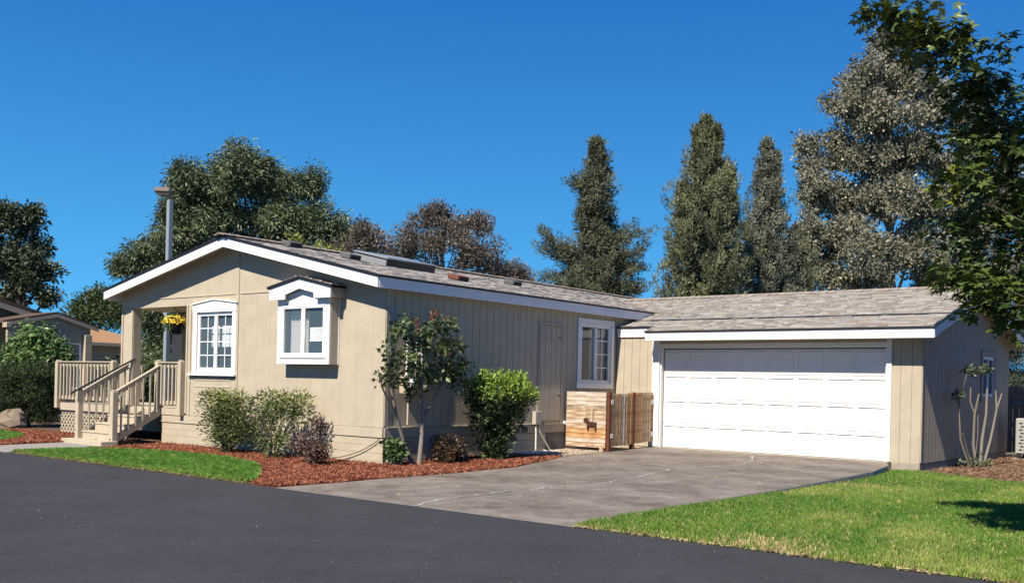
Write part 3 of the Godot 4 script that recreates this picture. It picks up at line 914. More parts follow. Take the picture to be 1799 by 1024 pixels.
	for e in [[-5.565, 2.11, 0.13, 1.30], [-4.235, 2.11, 0.13, 1.30]]:
		box_part(wn, "side_casing", Vector3(e[0], e[1], 0.014), Vector3(e[2], e[3], 0.028), M.white, 0.003)
	box_part(wn, "apron", Vector3(-4.9, 1.485, 0.014), Vector3(1.2, 0.07, 0.028), M.white, 0.003)
	var head := MB.new()
	head.prism(PackedVector2Array([Vector2(-5.64, 2.705), Vector2(-4.16, 2.705), Vector2(-4.16, 2.86), Vector2(-4.90, 2.945), Vector2(-5.64, 2.86)]), 0.001, 0.035)
	part(wn, "head_board", head, M.white)
	var lip := MB.new()
	lip.prism(PackedVector2Array([Vector2(-5.67, 2.862), Vector2(-4.90, 2.947), Vector2(-4.13, 2.862), Vector2(-4.13, 2.882), Vector2(-4.90, 2.968), Vector2(-5.67, 2.882)]), 0.001, 0.06)
	part(wn, "head_moulding", lip, M.white)
	box_part(wn, "sill", Vector3(-4.94, 1.44, 0.04), Vector3(1.6, 0.04, 0.08), M.white, 0.005)
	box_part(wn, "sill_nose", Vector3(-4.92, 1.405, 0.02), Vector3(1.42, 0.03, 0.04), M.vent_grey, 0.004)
	# side window
	var side := Transform3D(SIDE, Vector3.ZERO)
	var ws := window(h, side, 5.78, 6.95, 1.47, 2.75, 0.03, [[1, 1], [2, 4]], [], [[6.4, 6.95]])
	for e in [[5.722, 2.11, 0.115, 1.51], [7.008, 2.11, 0.115, 1.51], [6.365, 2.808, 1.17, 0.115], [6.365, 1.412, 1.17, 0.115]]:
		box_part(ws, "casing", Vector3(e[0], e[1], 0.014), Vector3(e[2], e[3], 0.028), M.white, 0.003)
	# box window with its own little gable roof
	var bay := MB.new()
	for e in [[-2.613, -2.5, 1.667, 2.86], [-1.28, -1.167, 1.667, 2.86], [-2.5, -1.28, 1.667, 1.78], [-2.5, -1.28, 2.74, 2.86]]:
		bay.box(Vector3((e[0] + e[1]) * 0.5, (e[2] + e[3]) * 0.5, 0.222), Vector3(e[1] - e[0], e[3] - e[2], 0.026))
	var bw := part(h, "box_window", bay, M.white)
	for x in [-2.602, -1.171]:
		box_part(bw, "cheek", Vector3(x, 2.26, 0.105), Vector3(0.02, 1.19, 0.205), M.bay_grey, 0.002)
	box_part(bw, "cheek_trim", Vector3(-1.163, 2.26, 0.016), Vector3(0.022, 1.2, 0.03), M.white, 0.003)
	box_part(bw, "bottom_board", Vector3(-1.89, 1.68, 0.105), Vector3(1.40, 0.022, 0.2), M.white)
	box_part(bw, "seat", Vector3(-1.89, 1.755, 0.09), Vector3(1.38, 0.03, 0.23), M.inside)
	box_part(bw, "lower_sill", Vector3(-1.89, 1.79, 0.24), Vector3(1.26, 0.03, 0.03), M.white, 0.003)
	var wb := window(bw, Transform3D(Basis(), Vector3(0, 0, 0.236)), -2.5, -1.28, 1.80, 2.74, 0.03, [[1, 1], [1, 1]], [[-1.85, -1.32, 2.10, 2.32]], [[-2.45, -1.95]])
	wb.name = "sash_frame"
	var gable := MB.new()
	gable.prism(PackedVector2Array([Vector2(-2.74, 2.835), Vector2(-2.29, 2.835), Vector2(-2.29, 2.92), Vector2(-1.89, 3.02), Vector2(-1.49, 2.93), Vector2(-1.49, 2.835), Vector2(-1.04, 2.835), Vector2(-1.04, 3.015), Vector2(-1.89, 3.195), Vector2(-2.74, 3.04)]), 0.31, 0.34)
	part(bw, "gable_fascia", gable, M.white)
	var tymp := MB.new()
	tymp.prism(PackedVector2Array([Vector2(-2.45, 2.862), Vector2(-1.33, 2.862), Vector2(-1.33, 2.90), Vector2(-1.89, 3.03), Vector2(-2.45, 2.90)]), 0.215, 0.236)
	part(bw, "gable_board", tymp, M.white)
	box_part(bw, "eave_return", Vector3(-1.053, 2.93, 0.155), Vector3(0.026, 0.17, 0.308), M.bay_grey, 0.003)
	box_part(bw, "eave_return", Vector3(-2.727, 2.93, 0.155), Vector3(0.026, 0.17, 0.308), M.white, 0.003)
	box_part(bw, "bay_soffit", Vector3(-2.665, 2.862, 0.16), Vector3(0.09, 0.014, 0.29), M.white)
	box_part(bw, "bay_soffit", Vector3(-1.115, 2.862, 0.16), Vector3(0.09, 0.014, 0.29), M.white)
	var br := MB.new()
	br.prism(PackedVector2Array([Vector2(-2.78, 3.033), Vector2(-1.89, 3.197), Vector2(-1.0, 3.008), Vector2(-1.0, 3.048), Vector2(-1.89, 3.240), Vector2(-2.78, 3.073)]), 0.005, 0.365)
	part(bw, "bay_roof", br, M.black_edge)
	var bs := Vector3(-0.89, 0.19, 0).normalized()
	shingles(bw, Vector3(-0.99, 3.05, 0.37), Vector3(0, 0, -1), bs, 0.36, 0.9, func(_p: Vector3) -> bool: return true, 203)
	shingles(bw, Vector3(-2.79, 3.075, 0.37), Vector3(0, 0, -1), Vector3(0.89, 0.166, 0).normalized(), 0.36, 0.9, func(_p: Vector3) -> bool: return true, 204)
	# utility door in the side wall: flush siding panel outlined by trim
	var ud := box_part(h, "utility_door", Vector3(0.006, 1.64, -4.70), Vector3(0.014, 1.96, 0.74), M.siding, 0.002)
	for e in [[-0.0, 0.402, 2.0, 0.03], [0.0, -0.402, 2.0, 0.03]]:
		box_part(ud, "door_stop", Vector3(0.004, 0, e[1]), Vector3(0.016, e[2], e[3]), M.trim_tan, 0.002)
	box_part(ud, "head_stop", Vector3(0.008, 1.02, 0), Vector3(0.028, 0.035, 0.9), M.trim_tan, 0.002)
	for k in 4:
		box_part(ud, "door_board", Vector3(0.010, 0, -0.277 + 0.185 * k), Vector3(0.010, 1.92, 0.175), M.siding, 0.002)
	for y in [0.75, -0.45]:
		box_part(ud, "latch", Vector3(0.02, y, -0.30), Vector3(0.014, 0.03, 0.05), M.dark, 0.002)

func build_wall_fittings():
	var m := thing("meter_box", "grey electric meter box with white conduit on shaded wall behind lilac", "meter box", Vector3(0.018, 1.2, -0.62))
	box_part(m, "cabinet", Vector3(0.07, 0.15, 0), Vector3(0.14, 0.32, 0.55), M.trim_tan, 0.006)
	var dial := MB.new()
	dial.lathe([Vector2(0.0, 0.0), Vector2(0.09, 0.0), Vector2(0.09, 0.06), Vector2(0.06, 0.09), Vector2(0, 0.09)], Vector3.ZERO, 14)
	part(m, "dial", dial, M.galv, Transform3D(Basis(Vector3.BACK, -PI / 2), Vector3(0.14, 0.16, 0.1)))
	for z in [0.16, -0.06, -0.2]:
		var c := MB.new()
		c.tube([Vector3(0.06, 0.3, z), Vector3(0.06, 0.95, z)], [0.022, 0.022], 8)
		part(m, "conduit", c, M.galv)
	var c2 := MB.new()
	c2.tube([Vector3(0.05, 0.0, 0.1), Vector3(0.05, -0.55, 0.1)], [0.02, 0.02], 8)
	part(m, "conduit", c2, M.trim_tan)
	var u := thing("cable_box", "beige cable box with bent conduit on shaded wall by utility door", "cable box", Vector3(0.03, 0.6, -4.2))
	box_part(u, "cover", Vector3(0.05, 0.13, 0), Vector3(0.1, 0.27, 0.2), M.bay_grey, 0.01)
	var p1 := MB.new()
	p1.tube([Vector3(0.05, 0.0, 0.03), Vector3(0.06, -0.2, 0.03), Vector3(0.06, -0.56, 0.03)], [0.018, 0.018, 0.018], 8)
	part(u, "conduit", p1, M.galv)
	var p2 := MB.new()
	p2.tube([Vector3(0.06, 0.0, -0.03), Vector3(0.09, -0.14, -0.05), Vector3(0.16, -0.55, -0.34)], [0.02, 0.02, 0.02], 8)
	part(u, "conduit", p2, M.bay_grey)
	var cord := MB.new()
	var pts := []
	var rad := []
	for i in 13:
		var t := i / 12.0
		pts.append(Vector3(lerpf(-0.05, -1.35, t), lerpf(0.41, 0.0, pow(t, 0.8)) - 0.06 * sin(t * PI), 0.03 + 0.02 * t)); rad.append(0.007)
	cord.tube(pts, rad, 6)
	var o := part(self, "loose_cable", cord, M.black_metal)
	tag(o, "thin dark cable sagging across the tan skirting near the house corner", "cable")

# ---------------------------------------------------------------- porch deck and stairs
func build_deck():
	var d := thing("porch_deck", "tan painted wooden porch deck with railing, lattice and steps", "deck")
	var fl := MB.new()
	fl.box(Vector3(-9.76, 0.60, -1.14), Vector3(2.66, 0.14, 2.2))
	fl.box(Vector3(-7.14, 0.60, -0.66), Vector3(2.54, 0.14, 1.15))
	var deck := part(d, "deck_frame", fl, M.trim_tan)
	for k in 15:
		box_part(deck, "deck_board", Vector3(-9.76, 0.70, -0.09 - k * 0.145), Vector3(2.7, 0.035, 0.138), M.trim_tan, 0.004)
		if k < 8: box_part(deck, "deck_board", Vector3(-7.13, 0.70, -0.09 - k * 0.145), Vector3(2.5, 0.035, 0.138), M.trim_tan, 0.004)
	box_part(d, "rim_board", Vector3(-9.6, 0.625, 0.012), Vector3(3.0, 0.175, 0.035), M.trim_tan, 0.004)
	box_part(d, "rim_board", Vector3(-6.33, 0.65, 0.018), Vector3(0.83, 0.14, 0.035), M.trim_tan, 0.004)
	box_part(d, "rim_board", Vector3(-7.42, 0.63, 0.0), Vector3(1.28, 0.15, 0.03), M.trim_tan, 0.004)
	for e in [[-11.09, 0.58, 1.72], [-8.60, 0.58, 1.72], [-6.79, 0.58, 1.73], [-5.95, 0.58, 1.73]]:
		var p := MB.new()
		var hh: float = e[2] - e[1]
		p.box(Vector3(0, hh * 0.5 - 0.015, 0), Vector3(0.12, hh - 0.03, 0.12), 0.008)
		p.box(Vector3(0, hh - 0.018, 0), Vector3(0.105, 0.036, 0.105), 0.017)
		part(d, "post", p, M.trim_tan, Transform3D(Basis(), Vector3(e[0], e[1], 0.065)))
	for run in [[-11.03, -8.66, 15], [-6.73, -6.01, 5]]:
		var rail := MB.new()
		var mid: float = (run[0] + run[1]) * 0.5
		var ln: float = run[1] - run[0]
		rail.box(Vector3(mid, 1.625, 0.04), Vector3(ln, 0.10, 0.038), 0.004)
		rail.box(Vector3(mid, 1.682, 0.055), Vector3(ln, 0.025, 0.10), 0.004)
		rail.box(Vector3(mid, 0.835, 0.04), Vector3(ln, 0.09, 0.038), 0.004)
		var ro := part(d, "railing", rail, M.trim_tan)
		for k in run[2]:
			var x: float = run[0] + ln * (k + 0.6) / (run[2] + 0.2)
			box_part(ro, "baluster", Vector3(x, 1.215, 0.08), Vector3(0.04, 0.84, 0.04), M.trim_tan, 0.006)
	box_part(d, "added_deck_skirting", Vector3(-8.5, 0.24, -2.18), Vector3(5.2, 0.62, 0.03), M.skirt)  # boards added to close off the space under the deck and keep it dark
	box_part(d, "added_deck_skirting", Vector3(-5.9, 0.2, -1.1), Vector3(0.04, 0.7, 2.1), M.skirt)
	# a second railing along the open end of the deck
	var er := MB.new()
	er.box(Vector3(-11.06, 1.625, -1.1), Vector3(0.038, 0.10, 2.2), 0.004)
	er.box(Vector3(-11.06, 0.835, -1.1), Vector3(0.038, 0.09, 2.2), 0.004)
	var eo := part(d, "railing", er, M.trim_tan)
	for k in 14: box_part(eo, "baluster", Vector3(-11.03, 1.215, -0.15 - 0.148 * k), Vector3(0.04, 0.84, 0.04), M.trim_tan, 0.006)
	# lattice
	var lat := MB.new()
	lat.box(Vector3(-9.58, 0.50, -0.03), Vector3(3.0, 0.05, 0.012))
	var lo := part(d, "lattice", lat, M.trim_tan)
	var x0 := -11.1
	var x1 := -8.08
	var y0 := -0.06
	var y1 := 0.52
	for dir in [1.0, -1.0]:
		var s := -0.6
		while s < 3.1:
			var xa := x0 + s
			var xb := xa + (y1 - y0)
			var ya := y0
			var yb := y1
			if xa < x0:
				ya += x0 - xa; xa = x0
			if xb > x1:
				yb -= xb - x1; xb = x1
			if xb - xa > 0.03:
				var a := Vector2(xa, ya if dir > 0 else y1 + y0 - ya)
				var b := Vector2(xb, yb if dir > 0 else y1 + y0 - yb)
				var sl := MB.new()
				sl.box(Vector3.ZERO, Vector3(a.distance_to(b), 0.04, 0.007))
				part(lo, "lattice_slat", sl, M.trim_tan, Transform3D(Basis(Vector3.BACK, (b - a).angle()), Vector3((a.x + b.x) * 0.5, (a.y + b.y) * 0.5, -0.03 + 0.004 * dir)))
			s += 0.15
	# stairs
	var st := MB.new()
	var slope := [[-0.02, 0.60], [1.16, -0.06], [1.16, 0.10], [-0.02, 0.77]]
	var q := PackedVector2Array()
	for e in slope: q.append(Vector2(-e[0], e[1]))
	st.prism(q, -7.42, -7.38, Transform3D(SIDE, Vector3(0, -0.06, 0)))
	var stairs := part(d, "stairs", st, M.trim_tan)
	for x in [-6.76, -8.08]:
		var sg := MB.new()
		sg.prism(q, x, x + 0.04, Transform3D(SIDE, Vector3.ZERO))
		part(stairs, "stringer", sg, M.trim_tan)
	box_part(stairs, "bottom_step", Vector3(-7.42, -0.012, 1.24), Vector3(1.62, 0.11, 0.36), M.trim_tan, 0.006)
	for k in 3:
		var ty := 0.21 + 0.17 * k
		var tz := 0.96 - 0.28 * k
		box_part(stairs, "tread", Vector3(-7.40, ty - 0.018, tz), Vector3(1.26, 0.036, 0.29), M.trim_tan, 0.006)
		box_part(stairs, "riser", Vector3(-7.40, ty - 0.105, tz + 0.118), Vector3(1.26, 0.135, 0.02), M.trim_tan)
	for e in [[-6.72, 1.09, 1.1], [-8.03, 1.10, 1.14]]:
		var p := MB.new()
		p.box(Vector3(0, 0.555, 0), Vector3(0.12, 1.11, 0.12), 0.008)
		p.box(Vector3(0, 1.125, 0), Vector3(0.105, 0.036, 0.105), 0.017)
		part(stairs, "newel_post", p, M.trim_tan, Transform3D(Basis(), Vector3(e[0], e[1] - 1.15, e[2])))
	for e in [-6.74, -8.02]:
		var a := Vector3(e, 1.56, 0.05)
		var b := Vector3(e, 0.98, 1.06)
		var dirv := (b - a)
		var bs := Basis(Vector3.RIGHT, atan2(0.58, 1.01))
		var rl := MB.new()
		rl.box((a + b) * 0.5 + Vector3(0, 0.02, 0), Vector3(0.038, 0.09, dirv.length()), 0.004, bs)
		rl.box((a + b) * 0.5 + Vector3(0, 0.075, 0), Vector3(0.09, 0.025, dirv.length()), 0.004, bs)
		part(stairs, "stair_rail", rl, M.trim_tan)
		for k in 6:
			var t := (k + 0.6) / 6.3
			var pt := a.lerp(b, t)
			var low := 0.72 - 0.575 * pt.z
			box_part(stairs, "baluster", Vector3(e + 0.038, (pt.y + low) * 0.5, pt.z), Vector3(0.036, pt.y - low + 0.02, 0.036), M.trim_tan, 0.005)
	var hr := MB.new()
	hr.tube([Vector3(-7.97, 0.98, 1.36), Vector3(-7.97, 1.02, 1.30), Vector3(-7.97, 1.72, 0.0), Vector3(-7.97, 1.76, -0.08)], [0.02, 0.02, 0.02, 0.02], 10)
	var hand := part(stairs, "hand_rail", hr, M.black_metal)
	hand.name = "hand_rail"

func build_basket():
	var t := thing("flower_basket", "dark hanging pot of yellow flowers under the porch beam", "flower basket", Vector3(-6.42, 2.28, -0.06))
	var p := MB.new()
	p.lathe([Vector2(0.0, 0.0), Vector2(0.12, 0.0), Vector2(0.16, 0.2), Vector2(0.175, 0.21), Vector2(0.175, 0.24), Vector2(0.15, 0.24), Vector2(0.14, 0.2), Vector2(0.0, 0.19)], Vector3.ZERO, 18)
	part(t, "pot", p, M.pot)
	for k in 3:
		var a := TAU * k / 3.0
		var w := MB.new()
		w.tube([Vector3(cos(a) * 0.165, 0.23, sin(a) * 0.165), Vector3(0, 0.58, 0)], [0.004, 0.004], 5)
		part(t, "hanger_wire", w, M.black_metal)
	var r := RandomNumberGenerator.new()
	r.seed = 4
	var f := MB.new()
	for i in 240:
		var d := Vector3(r.randfn(), absf(r.randfn()) * 0.7 - 0.15, r.randfn()).normalized()
		var c := Vector3(0, 0.24, 0) + d * Vector3(0.27, 0.17, 0.27) * r.randf_range(0.75, 1.0)
		f.col = Color(0.70, 0.48, 0.02).lerp(Color(0.75, 0.62, 0.10), r.randf()) if r.randf() < 0.85 else Color(0.25, 0.16, 0.02)
		var s := d.cross(Vector3(0.3, 1, 0.2)).normalized() * 0.026
		var u := d.cross(s).normalized() * 0.026
		var tipv := d * 0.012
		for k in 5:
			var a0 := TAU * k / 5.0
			var a1 := TAU * (k + 0.8) / 5.0
			f.tri_out(c, c + s * cos(a0) + u * sin(a0) + tipv, c + s * cos(a1) + u * sin(a1) + tipv, c - d)
	part(t, "flower_heads", f, M.flower).set_meta("kind", "stuff")
	var lv := clump(91, 90, 0.2, 0.07, 0.03, 0.5)
	crown(t, "leaves", [[Vector3(0, 0.25, 0), Vector3(0.12, 0.08, 0.12)]], lv, M.leaf, Color(0.05, 0.09, 0.02), Color(0.09, 0.13, 0.03), 40.0, r)

# ---------------------------------------------------------------- the garage
func build_garage():
	var g := thing("garage", "attached two-car garage with tan siding and brown shingle roof", "garage")
	var front := Transform3D(Basis(), Vector3(0, 0, -7.19))
	wall(g, "front_wall", front, 0.02, 6.688, 0.105, func(_u: float) -> float: return 2.62, [[1.06, 6.13, 0.0, 2.36]], 0.203, 0.005, M.siding)
	var gable := func(u: float) -> float: return garage_y(u) - 0.1
	wall(g, "side_wall", Transform3D(SIDE, Vector3(6.69, 0, 0)), 7.21, 13.8, 0.11, gable, [[11.40, 12.42, 1.38, 2.26]], 0.203, 0.012, M.siding)
	wall(g, "rear_wall", Transform3D(Basis(Vector3(-1, 0, 0), Vector3(0, 1, 0), Vector3(0, 0, -1)), Vector3(0, 0, -13.8)), -6.68, 0.0, 0.1, func(_u: float) -> float: return 2.62, [], 0.4064, 0.0012, M.siding)
	box_part(g, "garage_floor", Vector3(3.33, 0.02, -10.5), Vector3(6.5, 0.12, 6.4), M.walk)
	box_part(g, "corner_board", Vector3(6.697, 1.36, -7.235), Vector3(0.016, 2.46, 0.07), M.trim_tan, 0.002)
	box_part(g, "foundation", Vector3(6.43, -0.01, -7.26), Vector3(0.52, 0.225, 0.15), M.foundation, 0.01)
	box_part(g, "foundation", Vector3(6.6, -0.01, -10.55), Vector3(0.16, 0.22, 6.4), M.foundation, 0.01)
	box_part(g, "door_threshold", Vector3(3.6, 0.095, -7.24), Vector3(5.06, 0.03, 0.2), M.foundation, 0.006)
	# jambs, head casing
	box_part(g, "door_jamb", Vector3(1.06, 1.27, -7.175), Vector3(0.18, 2.30, 0.04), M.white, 0.003)
	box_part(g, "door_jamb", Vector3(6.10, 1.27, -7.175), Vector3(0.10, 2.30, 0.04), M.white, 0.003)
	box_part(g, "door_head", Vector3(3.6, 2.325, -7.24), Vector3(4.9, 0.12, 0.1), M.white, 0.003)
	box_part(g, "door_stop", Vector3(1.165, 1.2, -7.25), Vector3(0.03, 2.2, 0.1), M.white, 0.003)
	box_part(g, "door_stop", Vector3(6.04, 1.2, -7.25), Vector3(0.03, 2.2, 0.1), M.white, 0.003)
	# sectional door: four leaves of eight raised panels
	var dr := box_part(g, "garage_door", Vector3(3.6, 1.18, -7.36), Vector3(4.86, 2.13, 0.02), M.door_white)
	for s in 4:
		var y0 := -1.068 + 0.535 * s
		box_part(dr, "door_section", Vector3(0, y0 + 0.2665, 0.022), Vector3(4.85, 0.527, 0.024), M.door_white, 0.006)
		for k in 8:
			var pm := MB.new()
			pm.box(Vector3.ZERO, Vector3(0.50, 0.37, 0.022), 0.010)
			var fr := MB.new()
			for e in [[0, 0.1975, 0.50, 0.012], [0, -0.1975, 0.44, 0.012], [-0.265, 0, 0.012, 0.383], [0.265, 0, 0.012, 0.383]]:
				fr.box(Vector3(e[0], e[1], 0.012 if e[1] > 0.1 else 0.002), Vector3(e[2], e[3], 0.036 if e[1] > 0.1 else 0.014), 0.003)
			var px := -2.13 + 0.609 * k
			var pp := part(dr, "door_panel", pm, M.door_white, Transform3D(Basis(), Vector3(px, y0 + 0.272, 0.032)))
			for i in fr.v.size(): pass
			pp.mesh = merged([pm, fr])
	# roof
	var rf_m := MB.new()
	var X := Transform3D(SIDE, Vector3.ZERO)
	var sec := func(u0: float) -> PackedVector2Array:
		return PackedVector2Array([Vector2(u0, garage_y(u0) - 0.1), Vector2(10.5, 3.58), Vector2(14.24, garage_y(14.24) - 0.1), Vector2(14.24, garage_y(14.24) - 0.008), Vector2(10.5, 3.672), Vector2(u0, garage_y(u0) - 0.008)])
	rf_m.prism(sec.call(6.755), 1.035, 7.0, X)
	rf_m.prism(sec.call(7.18), 0.0, 1.034, X)
	var rf := part(g, "roof", rf_m, M.soffit)
	var up := Vector3(0, 0.2806, -1).normalized()
	var under_house := func(p: Vector3) -> bool: return p.x > 0.16 or roof_y(minf(p.x, 0.16)) < p.y + 0.01
	shingles(rf, Vector3(1.02, garage_y(6.72), -6.72), Vector3(1, 0, 0), up, 6.02, 3.78 / absf(up.z), func(_p: Vector3) -> bool: return true, 211)
	shingles(rf, Vector3(-2.3, garage_y(7.16), -7.16), Vector3(1, 0, 0), up, 3.32, 3.34 / absf(up.z), under_house, 212)
	shingles(rf, Vector3(-2.3, garage_y(14.28), -14.28), Vector3(1, 0, 0), Vector3(0, 0.2806, 1).normalized(), 9.34, 3.78 / absf(up.z), under_house, 213)
	var lf := MB.new()
	lf.prism(PackedVector2Array([Vector2(7.2, 2.6), Vector2(10.5, 3.58), Vector2(13.8, 2.6), Vector2(13.8, garage_y(13.8) - 0.008), Vector2(10.5, 3.672), Vector2(7.2, garage_y(7.2) - 0.008)]), -2.2, -0.001, X)
	part(rf, "valley_deck", lf, M.soffit)
	var cap := MB.new()
	var rc := RandomNumberGenerator.new()
	rc.seed = 18
	var x := -2.0
	while x < 7.0:
		cap.col = Color(0.36, 0.31, 0.265) * rc.randf_range(0.85, 1.15)
		cap.prism(PackedVector2Array([Vector2(10.34, 3.655), Vector2(10.5, 3.70), Vector2(10.66, 3.655), Vector2(10.66, 3.672), Vector2(10.5, 3.722), Vector2(10.34, 3.672)]), x, minf(x + 0.22, 7.03), X)
		x += 0.2
	part(rf, "ridge_cap", cap, M.shingle).set_meta("kind", "stuff")
	box_part(rf, "eave_fascia", Vector3(4.025, 2.50, -6.745), Vector3(5.99, 0.18, 0.028), M.white, 0.002)
	box_part(rf, "eave_drip_edge", Vector3(4.025, 2.608, -6.735), Vector3(6.03, 0.036, 0.06), M.black_edge)
	box_part(rf, "eave_fascia", Vector3(0.535, 2.615, -7.165), Vector3(0.98, 0.20, 0.028), M.white, 0.002)
	box_part(rf, "eave_drip_edge", Vector3(0.53, 2.733, -7.155), Vector3(1.0, 0.034, 0.06), M.black_edge)
	box_part(rf, "roof_end_board", Vector3(1.03, 2.56, -6.96), Vector3(0.02, 0.12, 0.4), M.white)
	box_part(rf, "soffit", Vector3(4.02, 2.425, -6.975), Vector3(5.96, 0.014, 0.42), M.soffit)
	var step := MB.new()
	step.prism(PackedVector2Array([Vector2(7.68, garage_y(7.68) + 0.012), Vector2(7.72, garage_y(7.72) + 0.012), Vector2(7.72, garage_y(7.72) + 0.034), Vector2(7.68, garage_y(7.68) + 0.030)]), 0.17, 7.03, X)
	part(rf, "dark_roof_strip", step, M.black_edge)  # thin black strip raised across the shingles
	var rk := MB.new()
	rk.prism(PackedVector2Array([Vector2(6.74, garage_y(6.74) - 0.215), Vector2(10.5, 3.465), Vector2(14.26, garage_y(14.26) - 0.215), Vector2(14.26, garage_y(14.26) - 0.035), Vector2(10.5, 3.645), Vector2(6.74, garage_y(6.74) - 0.035)]), 7.002, 7.028, X)
	part(rf, "rake_fascia", rk, M.white)
	var dk := MB.new()
	dk.prism(PackedVector2Array([Vector2(6.72, garage_y(6.72) - 0.034), Vector2(10.5, 3.646), Vector2(14.28, garage_y(14.28) - 0.034), Vector2(14.28, garage_y(14.28) + 0.014), Vector2(10.5, 3.694), Vector2(6.72, garage_y(6.72) + 0.014)]), 7.0, 7.045, X)
	part(rf, "drip_edge", dk, M.black_edge)
	# side window
	var ws := window(g, Transform3D(SIDE, Vector3(6.69, 0, 0)), 11.40, 12.42, 1.38, 2.26, 0.03, [[1, 1], [1, 1]], [])
	for e in [[11.345, 1.82, 0.11, 1.1], [12.475, 1.82, 0.11, 1.1], [11.91, 2.315, 1.02, 0.11], [11.91, 1.325, 1.02, 0.11]]:
		box_part(ws, "casing", Vector3(e[0], e[1], 0.014), Vector3(e[2], e[3], 0.028), M.bay_grey, 0.003)

func merged(list: Array) -> ArrayMesh:
	var b := MB.new()
	for m in list:
		b.v.append_array(m.v); b.n.append_array(m.n); b.c.append_array(m.c)
	return b.mesh()

# ---------------------------------------------------------------- wooden fence and gate
func build_fence():
	var r := RandomNumberGenerator.new()
	r.seed = 31
	var f := thing("slat_fence", "weathered cedar fence panel of horizontal boards beside the house wall", "fence", Vector3(0.56, 0.1, -5.25))
	for k in 12:
		var b := MB.new()
		b.box(Vector3.ZERO, Vector3(0.99 + r.randf_range(-0.006, 0.006), 0.089, 0.02), 0.003)
		var m: StandardMaterial3D = M.cedar[r.randi() % 5]
		part(f, "fence_board", b, lying(m), Transform3D(Basis(Vector3.BACK, r.randfn() * 0.002), Vector3(0, 0.085 + k * 0.0955, r.randf_range(0, 0.006))))
	for x in [-0.46, 0.44]:
		box_part(f, "back_rail", Vector3(x, 0.6, -0.035), Vector3(0.07, 1.14, 0.04), M.redwood, 0.003)
	box_part(f, "foot_block", Vector3(0.42, 0.0, 0.02), Vector3(0.09, 0.1, 0.06), M.cedar[0], 0.004)
	box_part(f, "latch", Vector3(-0.53, 0.52, 0.02), Vector3(0.07, 0.07, 0.05), M.galv, 0.01)
	var horse := thing("animal_cutout", "rusty metal horse cutout hung on the horizontal fence boards", "ornament", Vector3(0.73, 0.48, -5.21))
	var hp := MB.new()
	hp.prism(PackedVector2Array([Vector2(-0.11, 0.0), Vector2(-0.085, 0.0), Vector2(-0.075, 0.09), Vector2(0.06, 0.09), Vector2(0.085, 0.0), Vector2(0.11, 0.0), Vector2(0.115, 0.19), Vector2(0.03, 0.175), Vector2(-0.06, 0.20), Vector2(-0.11, 0.265), Vector2(-0.19, 0.26), Vector2(-0.215, 0.19), Vector2(-0.165, 0.19), Vector2(-0.12, 0.15)]), -0.004, 0.004)
	part(horse, "plate", hp, M.rust)
	box_part(horse, "hanging_strap", Vector3(0.0, 0.33, 0.0), Vector3(0.04, 0.28, 0.006), M.trim_tan)
	var ga := Vector3(1.07, 0.085, -5.3)
	var gb := Vector3(0.99, 0.11, -7.14)
	var g := thing("board_gate", "cedar gate of upright boards between slat fence and garage", "gate", ga, atan2(-(gb.z - ga.z), gb.x - ga.x))
	var ln := Vector2(gb.x - ga.x, gb.z - ga.z).length()
	for k in 19:
		var x := 0.10 + k * (ln - 0.12) / 18.5
		var b := MB.new()
		b.box(Vector3.ZERO, Vector3(0.086, 1.08 + r.randf_range(-0.012, 0.012), 0.018), 0.003)
		part(g, "fence_board", b, M.cedar[[0, 2, 3, 0, 2][r.randi() % 5]], Transform3D(Basis(Vector3.UP, -r.randf_range(0.12, 0.42)), Vector3(x, 0.62 + 0.035 * x, 0.02 + r.randf_range(0, 0.006))))  # added twist turns each board sunward so the gate looks lit
	for x in [0.02, 1.0]:
		box_part(g, "gate_post", Vector3(x, 0.6, 0.0), Vector3(0.085, 1.22, 0.09), M.redwood, 0.005)
	for y in [0.3, 1.0]:
		box_part(g, "gate_rail", Vector3(ln * 0.5, y, -0.02), Vector3(ln - 0.06, 0.08, 0.035), M.redwood, 0.003)
		for x in [0.09, ln - 0.05]:
			box_part(g, "hinge", Vector3(x, y, 0.045), Vector3(0.1, 0.09, 0.012), M.galv, 0.004)

var lying_cache := {}
func lying(m: StandardMaterial3D) -> StandardMaterial3D:
	# the same wood with its grain running along x
	if not lying_cache.has(m):
		var d: StandardMaterial3D = m.duplicate()
		var im: Image = (m.albedo_texture as ImageTexture).get_image()
		im.rotate_90(CLOCKWISE)
		d.albedo_texture = ImageTexture.create_from_image(im)
		lying_cache[m] = d
	return lying_cache[m]

